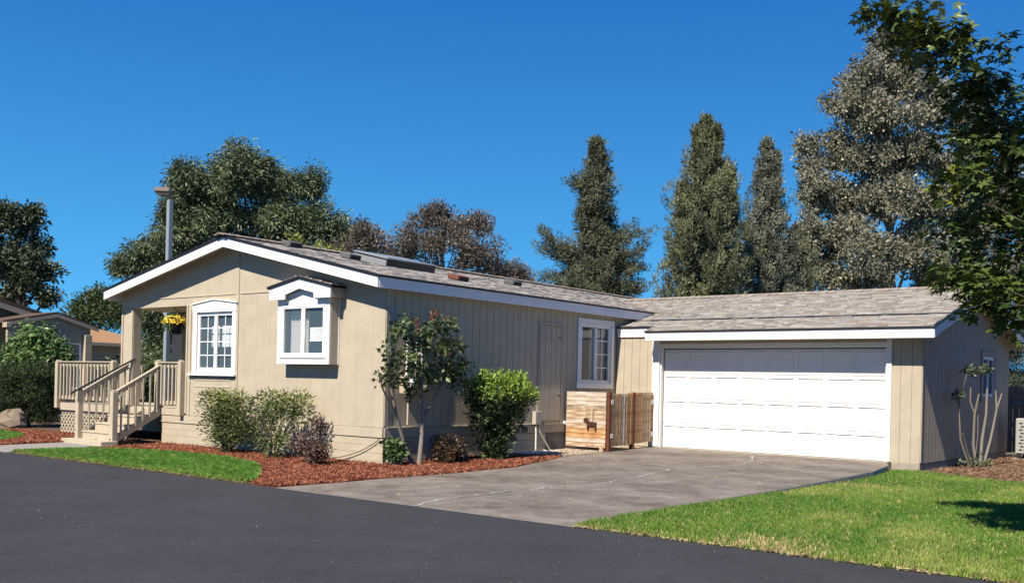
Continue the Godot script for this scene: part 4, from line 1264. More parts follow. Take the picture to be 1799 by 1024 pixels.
# ---------------------------------------------------------------- street things and neighbours
func build_lamp():
	var foot := at(291, 640, 26.4)
	foot.y = -0.12
	var t := thing("lamp_post", "tall square grey lamp post behind the porch roof", "lamp post", foot)
	var topy := 6.15
	box_part(t, "pole", Vector3(0, topy * 0.5, 0), Vector3(0.13, topy, 0.13), M.post_grey, 0.012)
	var neck := MB.new()
	neck.tube([Vector3(0, topy - 0.02, 0), Vector3(0, topy + 0.12, 0)], [0.035, 0.035], 10)
	part(t, "neck", neck, M.lamp_bronze)
	var head := MB.new()
	var tilt := Basis(Vector3.UP, 0.75) * Basis(Vector3.RIGHT, -0.15)
	head.box(Vector3.ZERO, Vector3(0.42, 0.16, 0.34), 0.04, tilt)
	var hd := part(t, "lamp_head", head, M.lamp_bronze, Transform3D(Basis(), Vector3(-0.12, topy + 0.22, 0.12)))
	var lens := MB.new()
	lens.box(tilt * Vector3(0, -0.085, 0), Vector3(0.32, 0.012, 0.24), 0.004, tilt)
	part(hd, "lens", lens, M.lens)
	var yoke := MB.new()
	yoke.tube([Vector3(0.12, -0.14, -0.12), Vector3(0.02, -0.11, 0.02), Vector3(-0.08, -0.05, 0.1)], [0.018, 0.018, 0.018], 8)
	part(hd, "yoke", yoke, M.lamp_bronze)

func build_neighbours():
	# gabled wing facing +x, in the plane x = -20, and the larger house behind it
	var n := thing("neighbour_house", "shaded brown neighbouring house with two low gables", "house")
	var sx := Transform3D(SIDE, Vector3(-20, 0, 0))
	var wing_top := func(u: float) -> float: return 3.30 - 0.25 * absf(u - 4.29)
	wall(n, "wing_wall", sx, 2.75, 5.5, -0.1, wing_top, [[2.95, 5.2, 0.9, 2.45]], 0.4064, 0.006, M.n_wall)
	var wg := window(n, sx, 2.95, 5.2, 0.9, 2.45, 0.05, [[1, 1], [1, 1]], [])
	wg.name = "wing_window"
	box_part(n, "wing_post", Vector3(-19.93, 1.3, -5.36), Vector3(0.2, 2.85, 0.24), M.n_trim, 0.01)
	var wr := MB.new()
	wr.prism(PackedVector2Array([Vector2(2.55, 2.97), Vector2(4.29, 3.36), Vector2(5.72, 2.96), Vector2(5.72, 3.03), Vector2(4.29, 3.43), Vector2(2.55, 3.04)]), -6.0, 0.14, sx)
	var wro := part(n, "wing_roof", wr, M.n_roof)
	box_part(wro, "beam_end", Vector3(-19.8, 2.90, -2.64), Vector3(0.3, 0.16, 0.16), M.n_trim, 0.006)
	var wf := MB.new()
	wf.prism(PackedVector2Array([Vector2(2.55, 2.86), Vector2(4.29, 3.25), Vector2(5.72, 2.85), Vector2(5.72, 2.97), Vector2(4.29, 3.36), Vector2(2.55, 2.97)]), 0.11, 0.14, sx)
	part(wro, "wing_fascia", wf, M.n_wall)
	var main := Transform3D(SIDE, Vector3(-22.4, 0, 0))
	wall(n, "main_wall", main, -9.0, 5.9, -0.1, func(u: float) -> float: return 5.08 - 0.26 * absf(u + 1.55) - 0.1, [], 0.4064, 0.006, M.n_wall)
	var mr := MB.new()
	mr.prism(PackedVector2Array([Vector2(-9.6, 2.90), Vector2(-1.55, 4.99), Vector2(6.2, 2.98), Vector2(6.2, 3.12), Vector2(-1.55, 5.13), Vector2(-9.6, 3.04)]), -9.0, 0.6, main)
	part(n, "main_roof", mr, M.n_roof)
	var mf := MB.new()
	mf.prism(PackedVector2Array([Vector2(-9.6, 2.72), Vector2(-1.55, 4.81), Vector2(6.2, 2.80), Vector2(6.2, 2.98), Vector2(-1.55, 4.99), Vector2(-9.6, 2.90)]), 0.57, 0.6, main)
	part(n, "main_fascia", mf, M.n_wall)
	var back := MB.new()
	back.box(Vector3(-27.0, 1.3, 1.5), Vector3(8.0, 2.9, 13.5))
	part(n, "rear_block", back, M.n_wall)
	# far house with an orange-brown hip roof, open garage and a house number
	var f := thing("far_house", "distant house with orange-brown hip roof and open garage", "house")
	var fx := Transform3D(SIDE, Vector3(-32.4, 0, 0))
	wall(f, "street_wall", fx, 6.5, 15.3, -0.1, func(_u: float) -> float: return 2.85, [[9.0, 13.1, -0.2, 2.3], [13.55, 14.15, 1.55, 2.25]], 0.4064, 0.006, M.n_trim)
	wall(f, "end_wall", Transform3D(Basis(Vector3(-1, 0, 0), Vector3(0, 1, 0), Vector3(0, 0, -1)), Vector3(0, 0, -15.3)), 32.4, 39.0, -0.1, func(_u: float) -> float: return 2.85, [], 0.4064, 0.006, M.n_trim)
	wall(f, "near_end_wall", Transform3D(Basis(), Vector3(0, 0, -6.5)), -39.0, -32.4, -0.1, func(_u: float) -> float: return 2.85, [], 0.4064, 0.006, M.n_trim)
	box_part(f, "rear_wall", Vector3(-39.0, 1.4, -10.9), Vector3(0.2, 2.95, 8.8), M.n_trim)
	var fr := MB.new()
	var e0 := Vector3(-31.9, 2.92, -6.1)
	var e1 := Vector3(-31.9, 2.92, -15.75)
	var e2 := Vector3(-39.5, 2.92, -15.75)
	var e3 := Vector3(-39.5, 2.92, -6.1)
	var r0 := Vector3(-35.7, 4.0, -9.4)
	var r1 := Vector3(-35.7, 4.0, -12.9)
	var fo := Vector3(-35.7, 2.0, -11)
	fr.quad_out(e0, e1, r1, r0, fo); fr.quad_out(e3, e2, r1, r0, fo); fr.tri_out(e0, e3, r0, fo); fr.tri_out(e1, e2, r1, fo); fr.quad_out(e0, e1, e2, e3, r0)
	var fro := part(f, "hip_roof", fr, M.f_roof)
	box_part(fro, "eave_fascia", Vector3(-31.88, 2.85, -10.92), Vector3(0.04, 0.15, 9.7), M.n_trim)
	box_part(fro, "ridge_cap", Vector3(-35.7, 4.02, -11.15), Vector3(0.25, 0.05, 3.6), M.f_roof)
	for k in 2:
		box_part(f, "raised_garage_door", Vector3(-32.5, 2.21 - 0.17 * k, -11.05), Vector3(0.05, 0.16, 4.1), M.n_trim, 0.01)
	var wf2 := window(f, fx, 13.55, 14.15, 1.55, 2.25, 0.05, [[1, 2], [1, 2]], [])
	wf2.name = "small_window"
	var tm := TextMesh.new()
	tm.text = "44"
	var sf := SystemFont.new()
	sf.font_names = PackedStringArray(["Droid Sans"])
	tm.font = sf
	tm.font_size = 32
	tm.pixel_size = 0.012
	tm.depth = 0.03
	var num := MeshInstance3D.new()
	num.mesh = tm
	num.material_override = M.dark
	num.transform = Transform3D(Basis(Vector3.UP, PI / 2), Vector3(-32.36, 2.0, -14.75))
	put(num, "house_number", f)
	# car in the open garage
	var c := thing("parked_car", "blue-grey car parked inside the open garage of the far house", "car", Vector3(-34.6, -0.1, -11.3), PI / 2)
	var body := MB.new()
	var prof := PackedVector2Array([Vector2(-2.2, 0.3), Vector2(2.2, 0.3), Vector2(2.25, 0.7), Vector2(2.1, 0.95), Vector2(1.2, 1.05), Vector2(0.5, 1.62), Vector2(-1.3, 1.65), Vector2(-2.0, 1.1), Vector2(-2.2, 1.0)])
	body.prism(prof, -0.88, 0.88, Transform3D(Basis(Vector3(0, 0, 1), Vector3(0, 1, 0), Vector3(-1, 0, 0)), Vector3.ZERO))
	part(c, "body", body, M.car_paint)
	var ws := MB.new()
	ws.quad(Vector3(-0.75, 1.1, 1.16), Vector3(0.75, 1.1, 1.16), Vector3(0.68, 1.58, 0.57), Vector3(-0.68, 1.58, 0.57))
	part(c, "windscreen", ws, M.skylight_dark)
	for x in [-0.8, 0.8]:
		for z in [-1.35, 1.4]:
			var wh := MB.new()
			wh.lathe([Vector2(0.0, -0.1), Vector2(0.32, -0.1), Vector2(0.33, 0.0), Vector2(0.32, 0.1), Vector2(0.0, 0.1)], Vector3.ZERO, 18)
			part(c, "wheel", wh, M.tyre, Transform3D(Basis(Vector3.BACK, PI / 2), Vector3(x, 0.33, z)))
		box_part(c, "headlight", Vector3(x * 0.75, 0.8, 2.2), Vector3(0.32, 0.14, 0.06), M.lens, 0.02)

func build_side_yard():
	var f := thing("back_fence", "weathered grey board fence behind the garage", "fence", Vector3(6.2, -0.06, -15.2))
	var r := RandomNumberGenerator.new()
	r.seed = 12
	for k in 34:
		var b := MB.new()
		b.box(Vector3(0, 0.82 + r.randf_range(-0.01, 0.01), 0), Vector3(0.135, 1.62, 0.02), 0.003)
		part(f, "fence_board", b, M.fence_grey, Transform3D(Basis(), Vector3(0.08 + k * 0.143, 0.08, r.randf_range(0, 0.006))))
	for y in [0.4, 1.25]:
		box_part(f, "fence_rail", Vector3(2.4, y, 0.03), Vector3(4.9, 0.09, 0.035), M.fence_grey, 0.003)
	for x in [0.05, 2.45, 4.85]:
		box_part(f, "fence_post", Vector3(x, 0.88, -0.06), Vector3(0.1, 1.8, 0.1), M.fence_grey, 0.005)
	var a := thing("air_conditioner", "pale grey outdoor air conditioner with slotted grille by the garage", "air conditioner", Vector3(7.42, -0.07, -13.3))
	box_part(a, "pad", Vector3(0, 0.03, 0), Vector3(0.9, 0.08, 0.9), M.foundation, 0.01)
	box_part(a, "case", Vector3(0, 0.58, 0), Vector3(0.74, 0.8, 0.74), M.ac_case, 0.02)
	for x in [-0.3, 0.3]:
		for z in [-0.3, 0.3]: box_part(a, "foot", Vector3(x, 0.125, z), Vector3(0.08, 0.12, 0.08), M.dark)
	for row in 9:
		for k in 6:
			box_part(a, "grille_slot", Vector3(-0.26 + 0.1 * k + (0.03 if row % 2 else 0.0), 0.27 + row * 0.075, 0.3715), Vector3(0.07, 0.03, 0.006), M.dark)
	# the boulder by the verge
	var st := MB.new()
	var rings := []
	r.seed = 3
	for lv in 7:
		var q := []
		var t := lv / 6.0
		for k in 12:
			var an := TAU * k / 12.0
			var rad := sin(lerpf(0.25, 1.0, 1.0 - t) * PI * 0.5) * 0.62
			q.append(Vector3(cos(an) * rad * 1.25, t * 0.62, sin(an) * rad * 0.8) + Vector3(r.randfn(), r.randfn(), r.randfn()) * 0.045 + Vector3(0.25 * t, 0, 0))
		rings.append(q)
	for lv in 6:
		for k in 12:
			st.quad_out(rings[lv][k], rings[lv][(k + 1) % 12], rings[lv + 1][(k + 1) % 12], rings[lv + 1][k], Vector3(0.1, 0.3, 0))
	for k in 12: st.tri_out(rings[6][k], rings[6][(k + 1) % 12], Vector3(0.25, 0.66, 0), Vector3(0.1, 0.3, 0))
	var bo := part(self, "boulder", st, M.stone, Transform3D(Basis(Vector3.UP, 0.5).scaled(Vector3(0.62, 0.82, 0.62)), Vector3(-13.25, -0.05, 0.25)))
	tag(bo, "brown boulder on wood chips in front of the dark juniper", "boulder")

# ---------------------------------------------------------------- plants
func stems(parent: Node, called: String, foot: Vector3, lines: Array, m: Material):
	for l in lines:
		var b := MB.new()
		var pts := []
		var rad := []
		for q in l:
			pts.append(Vector3(q[0], q[1], q[2]) + foot); rad.append(q[3])
		b.tube(pts, rad, 7)
		part(parent, called, b, m)

func shrub(called: String, label: String, foot: Vector3, blobs: Array, o: Dictionary, lines: Array, m: Material):
	var t := thing(called, label, "shrub", foot)
	var r := RandomNumberGenerator.new()
	r.seed = o.seed
	stems(t, "stem", Vector3.ZERO, lines, m)
	for s in o.layers:
		var bl := []
		for b in blobs:
			if s.has("only") and not (b.size() > 2 and b[2] == s.only): continue
			if not s.has("only") and b.size() > 2: continue
			bl.append([b[0], b[1]])
		crown(t, s.get("name", "foliage"), bl, s.mesh, M.leaf, s.lo, s.hi, s.density, r, s.get("fill", 0.3), 0.8)
	return t

func fan_stems(n: int, height: float, spread: float, r0: float, seed_: int) -> Array:
	var r := RandomNumberGenerator.new()
	r.seed = seed_
	var out := []
	for i in n:
		var a := TAU * i / n + r.randf()
		var s := spread * r.randf_range(0.4, 1.0)
		var h := height * r.randf_range(0.8, 1.1)
		out.append([[cos(a) * 0.05, -0.05, sin(a) * 0.05, r0], [cos(a) * s * 0.4, h * 0.45, sin(a) * s * 0.4, r0 * 0.75], [cos(a) * s, h, sin(a) * s, r0 * 0.3]])
	return out

func build_shrubs():
	var narrow := clump(101, 22, 0.13, 0.085, 0.024, 0.1)
	var nand := {"seed": 21, "layers": [
		{"mesh": narrow, "lo": Color(0.035, 0.06, 0.018), "hi": Color(0.15, 0.19, 0.06), "density": 34.0, "fill": 0.2},
		{"only": 1, "name": "new_growth", "mesh": narrow, "lo": Color(0.12, 0.15, 0.03), "hi": Color(0.27, 0.28, 0.08), "density": 20.0, "fill": 0.3}]}
	shrub("nandina_shrub", "dense green shrub under the paned window by the tan wall", Vector3(-3.62, -0.01, 0.55), [
		[Vector3(-0.1, 0.80, 0), Vector3(0.62, 0.28, 0.36)], [Vector3(-0.15, 0.5, 0), Vector3(0.5, 0.3, 0.34)], [Vector3(0.2, 0.55, 0.05), Vector3(0.4, 0.35, 0.3)], [Vector3(0.0, 0.22, 0), Vector3(0.34, 0.2, 0.26)], [Vector3(-0.05, 1.02, 0), Vector3(0.6, 0.1, 0.34), 1]], nand, fan_stems(14, 0.9, 0.5, 0.012, 1), M.bark)
	nand.seed = 22
	shrub("nandina_shrub", "looser green shrub with bare stems below the box window", Vector3(-2.22, -0.01, 0.6), [
		[Vector3(-0.1, 0.82, 0), Vector3(0.42, 0.25, 0.3)], [Vector3(0.55, 0.85, 0.0), Vector3(0.36, 0.22, 0.26)], [Vector3(-0.25, 0.45, 0), Vector3(0.26, 0.3, 0.24)], [Vector3(0.15, 0.2, 0.08), Vector3(0.3, 0.16, 0.2)], [Vector3(0.2, 1.02, 0), Vector3(0.72, 0.11, 0.28), 1]], nand, fan_stems(16, 0.95, 0.62, 0.012, 2), M.bark_grey)
	var purple := clump(102, 34, 0.10, 0.05, 0.026, 0.0)
	shrub("barberry_shrub", "low purplish red shrub on the wood chips by the skirting", Vector3(-0.72, -0.02, 0.92), [
		[Vector3(-0.15, 0.30, 0), Vector3(0.36, 0.15, 0.26)], [Vector3(0.12, 0.18, 0.05), Vector3(0.26, 0.17, 0.22)], [Vector3(0.05, 0.58, -0.1), Vector3(0.09, 0.18, 0.09)]],
		{"seed": 23, "layers": [{"mesh": purple, "lo": Color(0.045, 0.026, 0.02), "hi": Color(0.16, 0.095, 0.075), "density": 40.0}]}, fan_stems(14, 0.5, 0.45, 0.008, 3), M.bark_grey)
	# lilac at the corner
	var ovate := clump(103, 26, 0.13, 0.085, 0.058, 0.5)
	var lil := thing("lilac_tree", "small multi-stemmed lilac at the house corner with brown seed heads", "tree", Vector3(0.47, -0.02, -0.36))
	stems(lil, "stem", Vector3.ZERO, [
		[[0.0, -0.05, 0.05, 0.045], [-0.1, 0.35, 0.2, 0.035], [-0.1, 0.75, 0.38, 0.03], [-0.1, 1.3, 0.55, 0.022], [-0.1, 2.0, 0.58, 0.01]],
		[[0.05, -0.05, 0.0, 0.05], [0.0, 0.4, -0.1, 0.042], [0.0, 0.8, -0.12, 0.038], [0.0, 1.3, -0.05, 0.03], [0.0, 2.2, -0.3, 0.012]],
		[[0.0, 0.8, -0.12, 0.034], [0.05, 1.15, -0.35, 0.026], [0.08, 1.7, -0.75, 0.012]],
		[[-0.1, 0.75, 0.38, 0.022], [-0.05, 1.3, 0.8, 0.014], [0.0, 1.6, 0.95, 0.008]]], M.bark_grey)
	var lr := RandomNumberGenerator.new()
	lr.seed = 24
	crown(lil, "foliage", [[Vector3(0, 1.7, 0.55), Vector3(0.3, 0.36, 0.42)], [Vector3(0, 2.3, 0.45), Vector3(0.18, 0.2, 0.22)], [Vector3(0, 1.5, -0.05), Vector3(0.28, 0.28, 0.4)], [Vector3(0.05, 1.75, -0.55), Vector3(0.32, 0.42, 0.55)], [Vector3(0.05, 2.25, -0.38), Vector3(0.25, 0.3, 0.34)], [Vector3(0.05, 1.5, -0.85), Vector3(0.22, 0.2, 0.3)], [Vector3(0.05, 2.0, 0.0), Vector3(0.2, 0.25, 0.25)]], ovate, M.leaf, Color(0.04, 0.065, 0.026), Color(0.16, 0.22, 0.09), 9.0, lr, 0.1, 0.8)
	var seedm := clump(104, 30, 0.07, 0.03, 0.014, -0.6)
	crown(lil, "seed_heads", [[Vector3(0.05, 2.6, -0.3), Vector3(0.06, 0.1, 0.1)], [Vector3(0.08, 2.5, -0.6), Vector3(0.06, 0.1, 0.1)], [Vector3(0.1, 2.1, -0.8), Vector3(0.06, 0.12, 0.14)], [Vector3(0.1, 1.8, -1.05), Vector3(0.06, 0.1, 0.1)], [Vector3(0.1, 2.32, 0.2), Vector3(0.05, 0.12, 0.06)], [Vector3(0.15, 1.95, -0.5), Vector3(0.06, 0.06, 0.14)]], seedm, M.leaf, Color(0.12, 0.045, 0.02), Color(0.28, 0.12, 0.05), 60.0, lr, 0.2)
	# young shoot beside it
	shrub("lilac_sucker", "small leafy sucker at the foot of the lilac stems", Vector3(0.33, -0.02, 0.02), [[Vector3(0, 0.30, 0), Vector3(0.09, 0.09, 0.10)], [Vector3(0, 0.17, 0), Vector3(0.06, 0.08, 0.07)]], {"seed": 25, "layers": [{"mesh": ovate, "lo": Color(0.05, 0.09, 0.03), "hi": Color(0.12, 0.19, 0.07), "density": 50.0}]}, fan_stems(4, 0.3, 0.1, 0.008, 4), M.bark_grey)
	shrub("barberry_shrub", "round purplish shrub behind the lilac stems by the side wall", Vector3(0.6, -0.01, -1.0), [[Vector3(0, 0.28, 0), Vector3(0.3, 0.22, 0.40)], [Vector3(0, 0.16, 0), Vector3(0.25, 0.15, 0.3)]], {"seed": 26, "layers": [{"mesh": purple, "lo": Color(0.035, 0.022, 0.014), "hi": Color(0.12, 0.07, 0.04), "density": 52.0}]}, fan_stems(10, 0.35, 0.3, 0.008, 5), M.bark)
	var glossy := clump(105, 34, 0.13, 0.085, 0.034, -0.3)
	shrub("laurel_shrub", "tall shrub with bright lime green top beside the shaded wall", Vector3(0.62, 0.0, -2.38), [
		[Vector3(0, 1.15, 0), Vector3(0.5, 0.32, 0.78)], [Vector3(0, 0.78, 0.05), Vector3(0.42, 0.3, 0.62)], [Vector3(0, 0.4, 0.15), Vector3(0.3, 0.32, 0.40)], [Vector3(0.05, 0.1, 0.25), Vector3(0.24, 0.15, 0.3)],
		[Vector3(0, 1.42, 0.05), Vector3(0.44, 0.13, 0.66), 1], [Vector3(0.05, 1.25, 0.0), Vector3(0.50, 0.16, 0.8), 1]],
		{"seed": 27, "layers": [{"mesh": glossy, "lo": Color(0.025, 0.04, 0.015), "hi": Color(0.13, 0.18, 0.07), "density": 32.0}, {"only": 1, "name": "new_growth", "mesh": glossy, "lo": Color(0.16, 0.27, 0.03), "hi": Color(0.36, 0.48, 0.10), "density": 32.0}]}, fan_stems(12, 1.1, 0.4, 0.014, 6), M.bark)
	# pruned shrub by the garage side
	var st := thing("pruned_shrub", "hard-pruned shrub of bare pale stems beside the dark garage wall", "shrub", Vector3(7.1, -0.07, -9.5))
	stems(st, "stem", Vector3.ZERO, [
		[[0.0, 0.0, 0.0, 0.034], [-0.06, 0.5, 0.06, 0.029], [-0.03, 1.1, 0.12, 0.024], [0.05, 1.5, 0.15, 0.019]],
		[[-0.03, 1.1, 0.12, 0.020], [-0.1, 1.35, 0.2, 0.017], [-0.09, 1.62, 0.22, 0.015]],
		[[0.05, 0.0, -0.05, 0.034], [0.04, 0.6, -0.2, 0.031], [0.1, 1.1, -0.22, 0.027], [0.1, 1.62, -0.25, 0.020]],
		[[0.08, 0.0, -0.1, 0.031], [0.14, 0.6, -0.45, 0.024], [0.2, 1.2, -0.62, 0.020], [0.17, 1.58, -0.62, 0.017]],
		[[0.2, 1.2, -0.62, 0.018], [0.26, 1.52, -0.75, 0.015]],
		[[-0.05, 0.0, 0.05, 0.027], [-0.12, 0.35, 0.25, 0.020], [-0.15, 0.72, 0.5, 0.012]],
		[[-0.1, 0.0, 0.1, 0.027], [-0.2, 0.6, 0.45, 0.020], [-0.22, 1.3, 0.55, 0.014], [-0.15, 1.95, 0.25, 0.008]],
		[[0.0, 1.1, 0.0, 0.008], [0.02, 0.7, 0.05, 0.007], [0.0, 0.3, 0.1, 0.007]]], M.bark_grey)
	var pr := RandomNumberGenerator.new()
	pr.seed = 28
	crown(st, "foliage", [[Vector3(-0.1, 1.95, 0.25), Vector3(0.1, 0.1, 0.16)], [Vector3(0.0, 2.0, -0.3), Vector3(0.08, 0.05, 0.2)], [Vector3(-0.2, 1.45, 0.6), Vector3(0.08, 0.1, 0.12)], [Vector3(0.0, 0.12, 0.05), Vector3(0.28, 0.14, 0.32)]], ovate, M.leaf, Color(0.08, 0.11, 0.05), Color(0.20, 0.23, 0.13), 9.0, pr, 0.2, 0.6, 0.7)
	# big leafy shrub and the dark juniper left of the porch
	var lf := clump(106, 30, 0.22, 0.13, 0.055, 0.5)
	var t1 := tree("leafy_shrub", "tall shrub with arching light green leaves before the neighbouring house", Vector3(at(60, 700, 29.0).x, -0.1, at(60, 700, 29.0).z), 29.0, [[65, 590, 35, 28], [35, 625, 40, 32], [80, 630, 38, 32], [100, 615, 22, 22], [20, 660, 40, 25], [70, 665, 45, 25]], {"seed": 29, "mesh": lf, "mat": M.leaf, "lo": Color(0.05, 0.10, 0.03), "hi": Color(0.16, 0.26, 0.09), "density": 16.0, "trunk": 0.05, "fill": 0.3, "category": "shrub"})
	var jn := clump(107, 40, 0.14, 0.09, 0.02, -0.4)
	var jf := Vector3(at(45, 748, 27.0).x, -0.08, at(45, 748, 27.0).z)
	tree("juniper_shrub", "dark spreading juniper with bare trunk beside the porch lattice", jf, 26.3, [[20, 665, 40, 22], [75, 665, 32, 22], [50, 655, 45, 16], [10, 700, 30, 30], [60, 690, 35, 20], [90, 690, 18, 25], [30, 725, 32, 20], [80, 720, 24, 22]], {"seed": 30, "mesh": jn, "mat": M.needle, "lo": Color(0.02, 0.035, 0.012), "hi": Color(0.07, 0.10, 0.03), "density": 55.0, "trunk": 0.09, "fill": 0.3, "category": "shrub", "bark": M.bark_grey})

func foot_at(px: float, depth: float) -> Vector3:
	var p := at(px, 690.0, depth)
	p.y = -0.13
	return p

func build_trees():
	var ash := clump(111, 56, 0.34, 0.155, 0.045, 0.55)
	tree("ash_tree", "broad dark green ash tree behind the porch roof and lamp post", foot_at(420, 34.0), 34.0, [[250, 452, 48, 36], [215, 465, 18, 18], [325, 425, 58, 55], [335, 330, 42, 50], [310, 380, 30, 40], [372, 320, 34, 44], [415, 285, 34, 40], [415, 320, 55, 55], [480, 325, 52, 48], [540, 320, 26, 34], [400, 400, 80, 65], [500, 395, 75, 55], [565, 385, 42, 38], [598, 412, 32, 30], [310, 475, 60, 40], [270, 575, 50, 60], [330, 560, 60, 60]], {"seed": 41, "mesh": ash, "mat": M.leaf, "lo": Color(0.03, 0.055, 0.024), "hi": Color(0.24, 0.28, 0.16), "density": 6.5, "trunk": 0.35, "fill": 0.3, "split": 12, "tuft": 0.5, "reach": 0.85})
	var plum := clump(112, 30, 0.28, 0.11, 0.05, -0.5)
	var po := {"seed": 42, "mesh": plum, "mat": M.leaf, "lo": Color(0.045, 0.04, 0.032), "hi": Color(0.22, 0.185, 0.155), "density": 6.0, "trunk": 0.14, "fill": 0.1, "split": 12, "tall": 1.7, "tuft": 0.3, "reach": 1.0, "bark": M.bark}
	tree("plum_tree", "purple-leaved plum tree behind the skylight on the house roof", foot_at(780, 32.0), 32.0, [[760, 410, 60, 36], [800, 395, 40, 24], [720, 425, 36, 34], [830, 430, 48, 38], [770, 455, 80, 36], [850, 460, 40, 30], [880, 485, 32, 22], [775, 378, 24, 12], [745, 388, 16, 14], [845, 395, 14, 14]], po)
	po.seed = 43
	tree("plum_tree", "smaller purple-leaved plum tree beside the broad ash crown", foot_at(640, 33.0), 33.0, [[640, 425, 34, 28], [670, 440, 28, 26], [635, 405, 14, 14], [600, 440, 24, 18], [690, 455, 22, 18]], po)
	po.seed = 44
	tree("plum_tree", "low purple-leaved plum tree next to the ragged pine", foot_at(905, 33.5), 33.5, [[905, 480, 20, 18], [920, 492, 18, 14], [890, 492, 16, 12]], po)
	var yel := clump(113, 30, 0.2, 0.12, 0.05, 0.4)
	tree("ash_sapling", "yellow-green sapling showing just over the house ridge", foot_at(555, 27.5), 27.5, [[518, 430, 11, 14], [565, 442, 14, 10], [585, 447, 14, 8]], {"seed": 45, "mesh": yel, "mat": M.leaf, "lo": Color(0.10, 0.14, 0.03), "hi": Color(0.24, 0.26, 0.06), "density": 16.0, "trunk": 0.06, "fill": 0.2})
	var pine := clump(114, 34, 0.18, 0.17, 0.04, -0.7)
	conifer("pine_tree", "ragged pine with long side branches behind the house roof", 1042, 42.0, [[1048, 246, 690, [[246, 3], [275, 14], [310, 26], [345, 34], [385, 36], [420, 44], [455, 56], [490, 66], [530, 74]]]],
		[[1035, 450, 945, 400], [1035, 455, 960, 440], [1040, 425, 1120, 392], [1040, 430, 1095, 412], [1040, 470, 1128, 435], [1045, 480, 1130, 470], [1040, 500, 960, 480], [1045, 510, 1125, 505], [1040, 510, 985, 512], [1040, 330, 1008, 322], [1045, 320, 1072, 302]],
		{"seed": 46, "mesh": pine, "lo": Color(0.025, 0.034, 0.02), "hi": Color(0.16, 0.175, 0.105), "trunk": 0.24, "size": 1.25, "step": 0.17, "boughs": 10, "rise": 0.4, "level": 0.24, "bare": 0.3, "from": 3.0})
	var jun := clump(115, 34, 0.17, 0.15, 0.045, -0.9)
	conifer("juniper_tree", "wide olive green juniper with several pointed tips above garage roof", 1240, 40.0, [[1243, 215, 690, [[215, 2], [240, 10], [270, 24], [300, 40], [340, 52], [385, 66], [430, 76], [475, 84], [530, 88]]], [1227, 228, 330, [[228, 2], [260, 9], [330, 16]], 1232], [1259, 226, 330, [[226, 2], [260, 9], [330, 16]], 1252], [1283, 300, 420, [[300, 3], [340, 12], [420, 22]], 1275], [1200, 330, 430, [[330, 3], [360, 10], [430, 20]], 1206]], [],
		{"seed": 47, "mesh": jun, "lo": Color(0.045, 0.055, 0.028), "hi": Color(0.22, 0.235, 0.12), "trunk": 0.2, "size": 1.15, "step": 0.19, "boughs": 9, "rise": 0.75, "level": 0.24, "bare": 0.25, "tall": 1.35, "from": 2.5})
	conifer("juniper_tree", "slim grey-green juniper with one pointed tip above garage roof", 1346, 43.0, [[1348, 246, 690, [[246, 2], [270, 8], [300, 18], [330, 28], [370, 40], [410, 46], [450, 52], [530, 62]]], [1364, 275, 360, [[275, 2], [310, 7], [360, 12]], 1357]], [],
		{"seed": 48, "mesh": jun, "lo": Color(0.055, 0.065, 0.045), "hi": Color(0.25, 0.265, 0.195), "trunk": 0.18, "size": 1.15, "step": 0.19, "boughs": 9, "rise": 0.6, "level": 0.25, "bare": 0.2, "tall": 1.2, "from": 2.5})
	conifer("juniper_tree", "low bushy juniper filling the gap beside the tall poplar", 1402, 44.0, [[1402, 400, 690, [[400, 3], [430, 22], [470, 36], [530, 48]]]], [],
		{"seed": 49, "mesh": jun, "lo": Color(0.05, 0.06, 0.035), "hi": Color(0.23, 0.24, 0.15), "trunk": 0.14, "step": 0.19, "boughs": 7, "rise": 0.6, "level": 0.25, "bare": 0.2, "tall": 1.2, "from": 2.0})
	var pop := clump(116, 34, 0.42, 0.13, 0.10, 0.2)
	tree("poplar_tree", "tall grey-green poplar with pale trunk showing through its crown", foot_at(1590, 48.0), 48.0, [[1558, 92, 32, 30], [1520, 140, 48, 36], [1590, 140, 50, 40], [1490, 195, 60, 42], [1560, 205, 66, 46], [1640, 200, 50, 50], [1462, 262, 52, 38], [1530, 280, 72, 46], [1610, 280, 66, 50], [1680, 290, 44, 50], [1440, 330, 44, 34], [1500, 350, 74, 42], [1590, 360, 70, 46], [1665, 370, 52, 50], [1425, 300, 20, 16], [1440, 400, 44, 40], [1500, 425, 70, 42], [1600, 440, 66, 38], [1690, 440, 54, 50], [1425, 465, 50, 36], [1500, 485, 66, 34], [1640, 490, 50, 34], [1720, 500, 54, 40], [1740, 380, 40, 60], [1720, 230, 40, 60], [1395, 490, 36, 34], [1405, 440, 24, 30], [1770, 480, 50, 60], [1770, 330, 40, 60]], {"seed": 49, "mesh": pop, "mat": M.leaf, "lo": Color(0.15, 0.155, 0.11), "hi": Color(0.29, 0.29, 0.215), "density": 5.0, "trunk": 0.34, "fill": 0.1, "split": 12, "tuft": 0.42, "reach": 0.9, "bark": M.bark_pale, "top": at(1558, 80, 48.0), "wobble": 0.012})
	var oak := clump(117, 38, 0.34, 0.16, 0.07, 0.3)
	tree("shade_tree", "dark shade tree rising behind the neighbouring house", foot_at(10, 38.0), 38.0, [[0, 375, 30, 26], [30, 395, 42, 38], [58, 440, 30, 32], [10, 455, 50, 50], [40, 495, 45, 28], [78, 475, 24, 10], [82, 522, 22, 12], [0, 520, 40, 30], [-40, 430, 50, 60], [60, 375, 8, 10]], {"seed": 50, "mesh": oak, "mat": M.leaf, "lo": Color(0.025, 0.042, 0.024), "hi": Color(0.14, 0.17, 0.10), "density": 6.5, "trunk": 0.3, "fill": 0.2, "split": 8})
